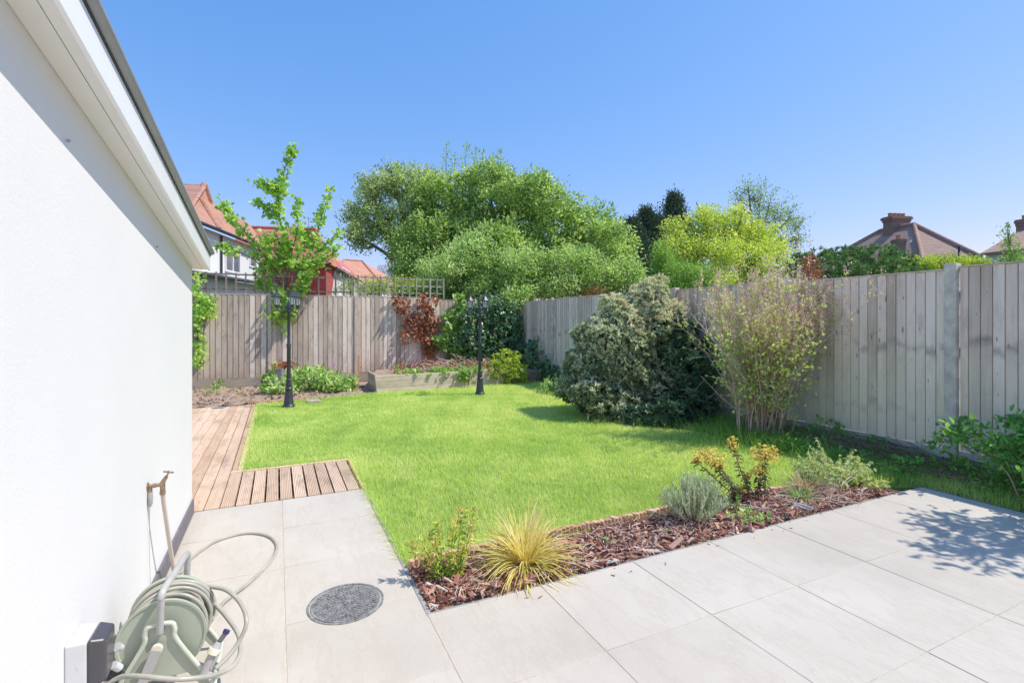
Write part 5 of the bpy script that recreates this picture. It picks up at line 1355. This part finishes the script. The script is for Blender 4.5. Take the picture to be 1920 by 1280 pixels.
stemplant('border_plant', 'narrow leaved plant with peach yellow tips at the patio corner of the bed', (.86, 2.62, 0), [(-.16, .02, .22), (-.10, -.05, .24), (-.05, .07, .28), (.02, 0, .29), (.07, .05, .33), (.13, -.02, .28), (.0, -.10, .18), (.11, .10, .32), (-.21, .06, .19), (.17, .05, .35), (-.09, .10, .22), (-.13, -.02, .16), (.06, -.07, .2)], 361, M['l_gold2'], M['l_sedge'])
# lavender
q = R(371); c = (2.66, 2.62, 0); t = thing('lavender_plant', 'bushy grey green lavender beside the yellow flowered plant', 'plant', c)
b = MB(); bt = MB(); n = 200; th = q.uniform(0, 6.28, n); sp = q.random(n)**.7
for k in range(n):
    e = np.array(c)+[.27*sp[k]*math.cos(th[k]), .21*sp[k]*math.sin(th[k]), .30*(1-.45*sp[k]**2)*q.uniform(.75, 1.1)]; p0 = np.array(c)+(e-np.array(c))*[.3, .3, 0]
    P = spline([p0, p0*.5+e*.5, e], 5); bt.tube(P, np.linspace(.0022, .0012, len(P)), 3, q.random(), cap=False)
    m = 24; i = q.integers(3, len(P), m); rad_ = unit(q.normal(0, 1, (m, 3)))
    add_leaves(b, P[i], rad_*.5+up3, q.normal(0, 1, (m, 3)), .034*q.uniform(.6, 1.2, m), np.full(m, .0036), 'strap', .3+.9*(P[i][:, 2]/.35)*.5+q.normal(0, .15, m))
b.build('foliage', M['l_lav'], t); bt.build('stems', M['twigpale'], t)
# euphorbia
q = R(381); c = np.array([3.36, 2.66, 0]); t = thing('euphorbia_plant', 'euphorbia with yellow orange flower heads on red stems above the lawn edge', 'plant', c)
bt = MB(); bl = MB(); bf = MB(); s_ = 3.95/FPX
HD = [(1328, 850, 38, 13, 3.95), (1373, 830, 12, 16, 3.98), (1434, 848, 31, 20, 3.92), (1345, 866, 24, 9, 3.9), (1424, 880, 20, 12, 3.88), (1385, 915, 14, 12, 3.9), (1305, 858, 12, 9, 4.0), (1400, 893, 10, 10, 3.95)]
for px, py, rx, rz, Y in HD:
    e = at(px, py+6, Y); p0 = c+np.array([(0.06 if px > 1400 else -.03), q.normal(0, .02), 0])
    P = spline([p0, p0*.55+e*.45+[0, 0, -.03]+q.normal(0, .008, 3), e], 9)
    bt.tube(P, np.linspace(.0065, .0035, len(P)), 7, q.random())
    n = 70; i = q.integers(6, len(P), n); rad_ = unit(q.normal(0, 1, (n, 3))*[1, 1, .2])
    add_leaves(bl, P[i], rad_-up3*.35, up3+q.normal(0, .3, (n, 3)), .052*q.uniform(.6, 1.2, n), np.full(n, .009), 'strap', .5+q.normal(0, .22, n))
    n = int(rx*rz*.26)+20; d = unit(q.normal(0, 1, (n, 3))); Cc_ = e+up3*.015+(RIGHT*(d[:, :1])*rx+FWD*d[:, 1:2]*rx*.8+up3*d[:, 2:]*rz)*s_*(q.random(n)**.4)[:, None]
    rosettes(bf, q, Cc_, up3+d*.5, 6, .013, .85, 'oval', (.7, 1.5), crv=.15, rvar=.18)
    for j in range(0, n, 5): bt.tube([e-[0, 0, .02], Cc_[j]], [.0022, .0014], 3, .5, cap=False)
bt.build('stems', M['redstem'], t, smooth=60); bl.build('leaves', M['l_euph'], t); bf.build('flower_heads', M['f_euph'], t)
stemplant('border_plant', 'small feathery green plant between the lavender and the red stems', (3.05, 2.62, 0), [(-.08, .02, .16), (0, .04, .2), (.06, 0, .17), (.02, -.05, .14), (.1, .05, .15), (-.04, -.06, .13)], 385, M['l_bright'], None, .03, .2)
clump('border_plant', 'low round leaved plant on the bark right of the lavender', 'plant', (3.02, 2.47, 0), .11, .07, 26, 6, .030, .7, 'oval', M['l_pale'], 386)
# tuft
q = R(391); c = (3.78, 2.60, 0); t = thing('grass_tuft', 'small green grass tuft with straw dead blades in the bark bed', 'ornamental grass', c)
b = MB(); arch(b, q, c, 150, (.08, .17), (.4, 1.4), .0018, .45+q.normal(0, .15, 150), rc=.07); b.build('blades', M['wildgrass'], t)
b = MB(); arch(b, q, c, 110, (.12, .32), (.02, .5), .0018, .55+q.normal(0, .2, 110), rc=.08, lift=.5); b.build('dead_blades', M['straw'], t)
q = R(392); c = (4.0, 2.70, 0); t = thing('dried_grass', 'dry brown grass fan behind the small tuft', 'ornamental grass', c)
b = MB(); arch(b, q, c, 170, (.10, .24), (.4, 1.3), .0018, .3+q.normal(0, .2, 170), rc=.08, lift=.5); b.build('dead_blades', M['straw'], t)
# variegated euonymus
q = R(395); t = thing('variegated_plant', 'cream and green variegated spreading plant at the far end of the bed', 'plant', (4.25, 2.6, 0))
lo = [lob(1515, 882, 4.35, 28, 20, 24), lob(1555, 895, 4.25, 42, 30, 30), lob(1605, 900, 4.3, 36, 26, 26), lob(1645, 912, 4.2, 24, 14, 18), lob(1540, 862, 4.4, 14, 18, 12), lob(1600, 872, 4.35, 16, 18, 14), lob(1590, 928, 4.15, 50, 10, 20)]
b = MB(); bt = MB(); C_, O = shell(q, lo, 900, .5, bottom=.0); c = np.array([4.2, 2.58, 0])
rosettes(b, q, C_, O*.6+unit(C_-c)*.8+[0, 0, .4], 8, .021, .42, 'oval', (.6, 1.4), crv=.2)
for k in range(26):
    e = C_[q.integers(len(C_))]; e = e+unit(e-c)*q.uniform(.03, .13)+[0, 0, .03]; P = spline([c, c*.5+e*.5+[0, 0, .03], e], 7); bt.tube(P, np.linspace(.003, .0012, len(P)), 4, .5)
    i = q.integers(8, len(P), 16); rosettes(b, q, P[i]+q.normal(0, .006, (16, 3)), np.tile(unit(e-c), (16, 1)), 5, .02, .42, 'oval', (.6, 1.4), bias=.1)
b.build('foliage', M['l_euo'], t); bt.build('stems', M['twigpale'], t)
for k, (u, v) in enumerate(((.95, 2.42), (1.9, 2.6), (3.45, 2.5), (2.35, 2.5))):
    clump('seedling', ['tiny seedling near the bed corner', 'tiny seedling right of the golden tussock', 'tiny seedling below the euphorbia', 'tiny seedling left of the lavender'][k], 'plant', (u, v, 0), .022, .03, 6, 4, .016, .6, 'oval', M['l_pale'], 396+k)

# ------------------------------------------------------------------ neighbouring houses
def roofmat(name, c0, c1, c2, moss=None, sc=5.2):
    m, nt, bs, out = newmat(name)
    g = nt.nodes.new('ShaderNodeNewGeometry'); sz = nt.nodes.new('ShaderNodeSeparateXYZ'); nt.links.new(g.outputs['Position'], sz.inputs[0])
    n = noise(nt, 1.1, 6, .65); n2 = noise(nt, 9, 4, .7)
    f = math_(nt, 'ADD', math_(nt, 'MULTIPLY', n, .5), math_(nt, 'MULTIPLY', n2, .5))
    c = ramp(nt, f, [(.35, c0), (.5, c1), (.68, c2)])
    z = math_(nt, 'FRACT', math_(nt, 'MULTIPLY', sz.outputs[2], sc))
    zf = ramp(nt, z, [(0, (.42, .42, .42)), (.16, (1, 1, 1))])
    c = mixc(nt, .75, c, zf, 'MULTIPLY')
    if moss:
        mf = ramp(nt, noise(nt, 1.6, 5, .6, None, None, (5, 1, 2)), [(.52, (0, 0, 0)), (.66, (1, 1, 1))]); c = mixc(nt, math_(nt, 'MULTIPLY', mf, .7), c, moss)
    nt.links.new(c, bs.inputs['Base Color']); bs.inputs['Roughness'].default_value = .85
    bump(nt, bs, z, .6, .03)
    return m
M['roofA'] = roofmat('red_brown_roof_tiles', (.30, .15, .11), (.44, .23, .17), (.54, .30, .22), (.52, .25, .08))
M['roofB'] = roofmat('bright_red_roof_tiles', (.40, .11, .09), (.52, .17, .14), (.60, .25, .19), None)
M['hung'] = roofmat('red_hung_tiles', (.40, .05, .05), (.54, .08, .075), (.60, .12, .10), None, 6.5)
M['roofC'] = roofmat('orange_roof_tiles', (.46, .20, .13), (.56, .27, .18), (.62, .35, .25), None)
M['roofE'] = roofmat('brown_roof_tiles', (.31, .19, .14), (.41, .265, .20), (.49, .335, .26), None, 4.5)
M['brick'] = plain('brown_brick', (.27, .18, .14), .9, var=.3, scale=12, bmp=.4)
M['white_render'] = plain('white_house_render', (.74, .74, .72), .8, var=.03, scale=3)
M['pale_render'] = plain('pale_blue_render', (.58, .64, .72), .8, var=.03, scale=3)
M['frame_w'] = plain('white_window_frame', (.80, .80, .80), .4, var=.02)
M['pane'] = plain('window_pane', (.16, .19, .22), .08, var=.25, scale=1.5, bmp=0, spec=.9)
M['paneblue'] = plain('blue_window_pane', (.12, .20, .32), .1, var=.2, scale=2, bmp=0)
def corr():
    m, nt, bs, out = newmat('corrugated_sheet'); 
    nt.links.new(ramp(nt, noise(nt, 2, 4, .6), [(.3, (.30, .32, .36)), (.7, (.42, .43, .46))]), bs.inputs['Base Color']); bs.inputs['Roughness'].default_value = .6
    return m
M['corr'] = corr()
DV = np.array([.288, .958, 0]); EV = np.array([.958, -.288, 0])
def solid(b, poly_list, r=.5):
    for p in poly_list: b.poly(p, r)
def slabpoly(b, pts, th=.10, r=.5):
    """a roof plane with real thickness"""
    P = np.array(pts, float); n = np.cross(P[1]-P[0], P[2]-P[0]); n = n/np.linalg.norm(n)
    if n[2] > 0: n = -n
    b.prism(P, n*th, r)
def window(t, o, right, upv, nrm, w_, h, name='window', pane=None, bars=1):
    """window frame on a facade; o = lower left corner on the wall plane"""
    o = np.array(o, float); f = MB(); e = .07; R_ = right; U = upv
    def bar(x0, x1, z0, z1, a=-.05, c=.05):
        V = [o+R_*x+U*z+nrm*y for (x, y, z) in ((x0, a, z0), (x1, a, z0), (x1, c, z0), (x0, c, z0), (x0, a, z1), (x1, a, z1), (x1, c, z1), (x0, c, z1))]; f.hexa(V)
    bar(0, w_, 0, e); bar(0, w_, h-e, h); bar(0, e, e, h-e); bar(w_-e, w_, e, h-e)
    for k in range(bars): x = w_*(k+1)/(bars+1); bar(x-e/2, x+e/2, e, h-e)
    bar(e, w_-e, h*.70, h*.70+e, -.05, .045)
    fr = f.build(name, M['frame_w'], t)
    g = MB(); V = [o+R_*x+U*z+nrm*y for (x, y, z) in ((.02, -.03, .02), (w_-.02, -.03, .02), (w_-.02, .015, .02), (.02, .015, .02), (.02, -.03, h-.02), (w_-.02, -.03, h-.02), (w_-.02, .015, h-.02), (.02, .015, h-.02))]; g.hexa(V)
    g.build('pane', pane or M['pane'], fr)
def hitf(px, p0, nrm):        # ground-plan point where sight column px meets a facade
    d = np.array([(px-960)/FPX*CS+SN, -(px-960)/FPX*SN+CS, 0]); s = (np.dot(p0, nrm)-0)/np.dot(d, nrm); return d*s, s

# A: white house with brown red roof
C0 = at(410, 429, 19); C1 = at(345, 403, 16.6); E1 = at(500, 466, 24.1); RF = at(468, 420, 25.6); G2 = at(394, 379, 21); R0 = at(371.6, 368, 20); GA = at(383, 346, 20.8); RL = at(330, 347, 20.6)
t = thing('white_house', 'white house with red brown tiled roof, just past the white wall eaves', 'house', C0*[1, 1, 0])
b = MB(); slabpoly(b, [C0, E1, RF, G2]); slabpoly(b, [C0, G2, R0]); slabpoly(b, [C1, C0, R0]); slabpoly(b, [C1, R0, GA]); slabpoly(b, [C1, GA, RL]); back = -EV*5
slabpoly(b, [RF, G2, G2+back, RF+back]); slabpoly(b, [GA, RL, RL+back*.6, GA+back*.6]); b.build('roof', M['roofA'], t)
b = MB(); slabpoly(b, [R0, G2, GA], .12); b.build('gablet', M['roofC'], t)
b = MB()
for a_, c_ in ((R0, C0), (GA, G2), (GA, R0)):
    n_ = 22
    for k in range(n_):
        p = a_+(c_-a_)*(k+.5)/n_; b.lathe([(.10, -.10), (.12, .02), (.07, .09), (.001, .10)], tuple(p), 7)
b.build('hip_tiles', M['roofA'], t)
ins = -EV*.28
W0 = (C1+ins)*[1, 1, 0]; W1 = (C0+ins)*[1, 1, 0]; W2 = (E1+ins)*[1, 1, 0]
b = MB()
for p, q_ in ((W0, W1), (W1, W2)):
    b.hexa([p, q_, q_+back, p+back, p+[0, 0, 4.93], q_+[0, 0, 4.93], q_+back+[0, 0, 4.93], p+back+[0, 0, 4.93]])
b.build('wall', M['white_render'], t)
b = MB(); b.tube([C1+EV*.05-[0, 0, .06], C0+EV*.05-[0, 0, .06], E1+EV*.05-[0, 0, .06]], .07, 8); b.build('gutter', M['dark'], t, smooth=60)
dA = unit((E1-C0)*[1, 1, 0]); nA = np.array([dA[1], -dA[0], 0])
for px in (415.5,):
    g, s = hitf(px, W1+nA*.06, nA); b = MB(); b.tube([g+[0, 0, 4.85], g+[0, 0, .0]], .04, 8); b.build('downpipe', M['dark'], t, smooth=60)
def win_px(t, x0, x1, y0, y1, p0, nrm, along, pane=None, bars=1):
    g0, s0 = hitf(x0, p0, nrm); g1, s1 = hitf(x1, p0, nrm); zt = CAMZ-(y0-HOR)/FPX*s0; zb = CAMZ-(y1-HOR)/FPX*s0; wdt = np.linalg.norm(g1-g0); window(t, g0+[0, 0, zb], along, up3, nrm, wdt, zt-zb, pane=pane, bars=bars)
win_px(t, 421, 449, 455, 508, W1, nA, dA); win_px(t, 467, 480, 473, 500, W1, nA, dA, bars=0)
# lean-to in front of it
t = thing('lean_to', 'low white lean to with dark roof edge behind the brown trellis', 'outbuilding', at(440, 600, 17)*[1, 1, 0])
a0 = at(345, 503, 15.2); a1 = at(520, 540, 21.5); zz = a0[2]; a1[2] = zz
b = MB(); p, q_ = a0*[1, 1, 0]+ins, a1*[1, 1, 0]+ins; b.hexa([p, q_, q_-EV*1.5, p-EV*1.5, p+[0, 0, zz-.12], q_+[0, 0, zz-.12], q_-EV*1.5+[0, 0, zz-.12], p-EV*1.5+[0, 0, zz-.12]]); b.build('wall', M['white_render'], t)
b = MB(); slabpoly(b, [a0, a1, a1-EV*2.2+[0, 0, .35], a0-EV*2.2+[0, 0, .35]], .12); b.build('roof', M['lead'], t)
b = MB(); b.tube([a0+EV*.06-[0, 0, .1], a1+EV*.06-[0, 0, .1]], .06, 8); b.build('gutter', M['dark'], t, smooth=60)

def gable_house(name, label, o, dv, ev, L, D, ez, rz, hn, hf, wm, rm, oh=.28, gutter=True):
    """o: front near corner on the ground; dv along the facade, ev outwards"""
    t = thing(name, label, 'house', o); o = np.array(o)
    def p(s, u, z): return o+dv*s-ev*u+up3*z
    b = MB(); b.hexa([p(0, 0, 0), p(L, 0, 0), p(L, D, 0), p(0, D, 0), p(0, 0, ez-.05), p(L, 0, ez-.05), p(L, D, ez-.05), p(0, D, ez-.05)])
    sl_ = (rz-ez)/(D/2)
    if hn < .5: b.prism([p(.02, .1, ez-.049), p(.02, D-.1, ez-.049), p(.02, D/2, rz-.25)], dv*.2)
    if hf < .5: b.prism([p(L-.22, .1, ez-.049), p(L-.22, D-.1, ez-.049), p(L-.22, D/2, rz-.25)], dv*.2)
    b.build('wall', wm, t)
    e0 = ez-sl_*oh
    r0, r1 = p(hn-(oh*.5 if hn < .5 else 0), D/2, rz), p(L-hf+(oh*.5 if hf < .5 else 0), D/2, rz)
    c = [p(-oh, -oh, e0), p(L+oh, -oh, e0), p(L+oh, D+oh, e0), p(-oh, D+oh, e0)]
    b = MB(); slabpoly(b, [c[0], c[1], r1, r0]); slabpoly(b, [c[2], c[3], r0, r1])
    if hn >= .5: slabpoly(b, [c[3], c[0], r0])
    if hf >= .5: slabpoly(b, [c[1], c[2], r1])
    b.build('roof', rm, t)
    b = MB()
    for a_, c_ in [(r0, r1)]+([(c[0], r0), (c[3], r0)] if hn >= .5 else [])+([(c[1], r1)] if hf >= .5 else []): b.tube([a_, (a_+c_)/2, c_], .10, 7)
    b.build('ridge_tiles', rm, t)
    if gutter:
        b = MB(); b.tube([c[0]-up3*.05, c[1]-up3*.05], .07, 7); b.build('gutter', M['dark'], t)
    return t, p
pB = at(610, 600, 26)*[1, 1, 0]
t, p = gable_house('red_tiled_house', 'house with bright red roof and red tile hung wall behind the sycamore', pB-EV*4.6, EV, -DV, 4.6, 3.6, 4.75, 6.62, 0, .9, M['hung'], M['roofB'])
b = MB(); gx = lambda s, o_, z: pB+DV*s+EV*o_+up3*z
b.hexa([gx(.0, .0, 2.2), gx(1.1, .0, 2.2), gx(1.1, .03, 2.2), gx(.0, .03, 2.2), gx(.0, .0, 4.5), gx(2.3, .0, 4.5), gx(2.3, .03, 4.5), gx(.0, .03, 4.5)]); b.build('tile_hung_panel', M['hung'], t)
t2, p2 = gable_house('white_gabled_house', 'long white walled house with red roof right behind the tile hung house', pB+DV*1.6-EV*.0, DV, EV, 9.5, 4.0, 4.75, 6.7, .3, .3, M['white_render'], M['roofB'])
win_px(t2, 640, 655, 500, 533, pB+EV*.0, EV, DV, M['paneblue'])
for px in (645, 657, 662):
    g, s = hitf(px, pB+EV*.08, EV); b = MB(); b.tube([g+[0, 0, 4.7], g], .05, 6); b.build('downpipe', M['dark'], t2)
b = MB(); pc = p2(3.2, 2.0, 6.6); b.tube([pc, pc+up3*1.3], .02, 5); b.tube([pc+up3*1.2-EV*.3, pc+up3*1.2+EV*.3], .015, 5); b.build('aerial', M['lead'], t2)
q0, q1, r1, r0 = at(628, 533, 41), at(717, 534, 43), at(679, 489, 46), at(645, 489, 45)
q0[2] = q1[2] = 4.7; r0[2] = r1[2] = 7.1; q2_, q3_ = q1+FWD*8+RIGHT*1.0, q0+FWD*8
t3 = thing('orange_roofed_house', 'small orange roofed house in the gap beyond the red roofs', 'house', q0*[1, 1, 0])
b = MB()
for pl in ([q0, q1, r1, r0], [q1, q2_, r1], [q2_, q3_, r0, r1], [q3_, q0, r0]): slabpoly(b, pl, .12)
b.build('roof', M['roofC'], t3)
b = MB()
for a_, c_ in ((r0, r1), (q1, r1), (q0, r0)): b.tube([a_, (a_+c_)/2, c_], .11, 7)
b.build('ridge_tiles', M['roofA'], t3)
cen = (q0+q1+q2_+q3_)/4; Q = [k+(cen-k)*.06 for k in (q0, q1, q2_, q3_)]
b = MB(); b.hexa([x*[1, 1, 0] for x in Q]+[x*[1, 1, 0]+np.array([0, 0, 4.65]) for x in Q]); b.build('wall', M['white_render'], t3)
# corrugated building
o = at(697, 600, 54)*[1, 1, 0]; t = thing('corrugated_building', 'distant building with pale corrugated roof left of the olive tree', 'building', o)
rt = RIGHT; fw = FWD
b = MB(); b.hexa([o, o+rt*7, o+rt*7+fw*5, o+fw*5]+[x+up3*5.4 for x in (o, o+rt*7, o+rt*7+fw*5, o+fw*5)]); b.build('wall', M['brick'], t)
b = MB(); n = 26
for k in range(n):
    a_, c_ = 7.2*k/n, 7.2*(k+.5)/n; d_ = 7.2*(k+1)/n
    slabpoly(b, [o+rt*a_+up3*5.4-fw*.3, o+rt*c_+up3*5.4-fw*.3, o+rt*c_+up3*8.0+fw*2.5, o+rt*a_+up3*8.0+fw*2.5], .10, .3)
    slabpoly(b, [o+rt*c_+up3*5.32-fw*.3, o+rt*d_+up3*5.32-fw*.3, o+rt*d_+up3*7.92+fw*2.5, o+rt*c_+up3*7.92+fw*2.5], .06, .7)
b.build('roof', M['corr'], t)

# E: brown hipped roof on the right
K1 = at(1730, 488, 28.6); K2 = at(1839, 482, 27.2); A1 = at(1714, 421, 32); A2 = at(1651, 433, 34.2); K4 = at(1502, 514.5, 37); K3 = K2+(K4-K1)
t = thing('hipped_roof_house', 'house with broad brown hipped roof and large chimney behind the hedges', 'house', K1*[1, 1, 0])
b = MB()
for pl in ([K1, K2, A1], [K1, A1, A2, K4], [K4, A2, K3], [K2, K3, A2, A1]): slabpoly(b, pl, .12)
b.build('roof', M['roofE'], t)
b = MB()
for a_, c_ in ((K1, A1), (K2, A1), (A1, A2), (K4, A2)): b.tube([a_+up3*.03, (a_+c_)/2+up3*.03, c_+up3*.03], .13, 8)
b.build('ridge_tiles', M['roofE'], t, smooth=60)
cen = (K1+K2+K3+K4)/4; Q = [k+(cen-k)*.07 for k in (K1, K2, K3, K4)]
b = MB(); b.hexa([x*[1, 1, 0] for x in Q]+[x*[1, 1, 0]+up3*4.95 for x in Q]); b.build('wall', M['brick'], t)
b = MB(); b.tube([K1, K2], .09, 8); b.tube([K1, K4], .09, 8); b.build('gutter', M['dark'], t)
def chimney(c, w_, d_, z0, z1, rot, pots, parent):
    b = MB(); c_, s_ = math.cos(rot), math.sin(rot)
    def bx(w1, d1, za, zb): b.box((c[0]-w1/2, c[1]-d1/2, za), (c[0]+w1/2, c[1]+d1/2, zb), .5, rz=rot)
    bx(w_, d_, z0, z1-.35); bx(w_*1.08, d_*1.1, z1-.349, z1-.2); bx(w_*1.2, d_*1.25, z1-.199, z1-.06); bx(w_*1.1, d_*1.12, z1-.059, z1)
    o_ = b.build('chimney', M['brick'], parent)
    b = MB()
    for k in range(pots):
        x = (k-(pots-1)/2)*w_/max(1, pots)*.95; b.lathe([(.13, z1+.001), (.12, z1+.18), (.15, z1+.2), (.14, z1+.24), (.001, z1+.24)], (c[0]+x*c_, c[1]+x*s_, 0), 12)
    if pots: b.build('chimney_pot', M['roofC'], o_, smooth=40)
chimney(at(1681, 430, 33.2), 1.35, .7, 6.0, at(1681, 407, 33.2)[2], -YAW+.15, 4, t)
chimney(at(1685, 470, 29.6), .5, .45, 4.6, at(1685, 449, 29.6)[2], -YAW, 1, t)
b = MB(); pd = at(1706, 449, 30); b.tube([pd-up3*.5, pd], .02, 6); b.lathe([(.001, .05), (.10, .02), (.17, -.04), (.155, -.04), (.09, .0), (.001, .03)], tuple(pd), 20, axis='y'); b.build('satellite_dish', M['corr'], t, smooth=40)
b = MB(); pd = at(1798, 470, 27.9); b.tube([pd-up3*.5, pd+up3*.25], .05, 8); b.build('vent_pipe', M['dark'], t)
# F
K1 = at(1838, 475, 25.7); K2 = at(1935, 463.4, 23.65); A1 = at(1945, 412, 27.5); K3 = at(2100, 455, 28); K3[2] = K1[2]; K2[2] = K1[2]
t = thing('pale_blue_house', 'pale blue rendered house with brown roof at the far right edge', 'house', K1*[1, 1, 0])
K4 = K1+(K3-K2)
b = MB()
for pl in ([K1, K2, A1], [K2, K3, A1], [K3, K4, A1], [K4, K1, A1]): slabpoly(b, pl, .12)
b.build('roof', M['roofE'], t)
cen = (K1+K2+K3+K4)/4; Q = [k+(cen-k)*.07 for k in (K1, K2, K3, K4)]
b = MB(); b.hexa([x*[1, 1, 0] for x in Q]+[x*[1, 1, 0]+up3*(K1[2]-.04) for x in Q]); b.build('wall', M['pale_render'], t)
al = unit((Q[1]-Q[0])*[1, 1, 0]); nr = np.array([al[1], -al[0], 0]); nr = nr if np.dot(nr, Q[0]) < 0 else -nr
win_px(t, 1872, 1900, 478, 505, Q[0]*[1, 1, 0], nr, al, M['paneblue'])
chimney(at(1922, 425, 27), .7, .5, 5.4, at(1922, 412, 27)[2], 0, 1, t)
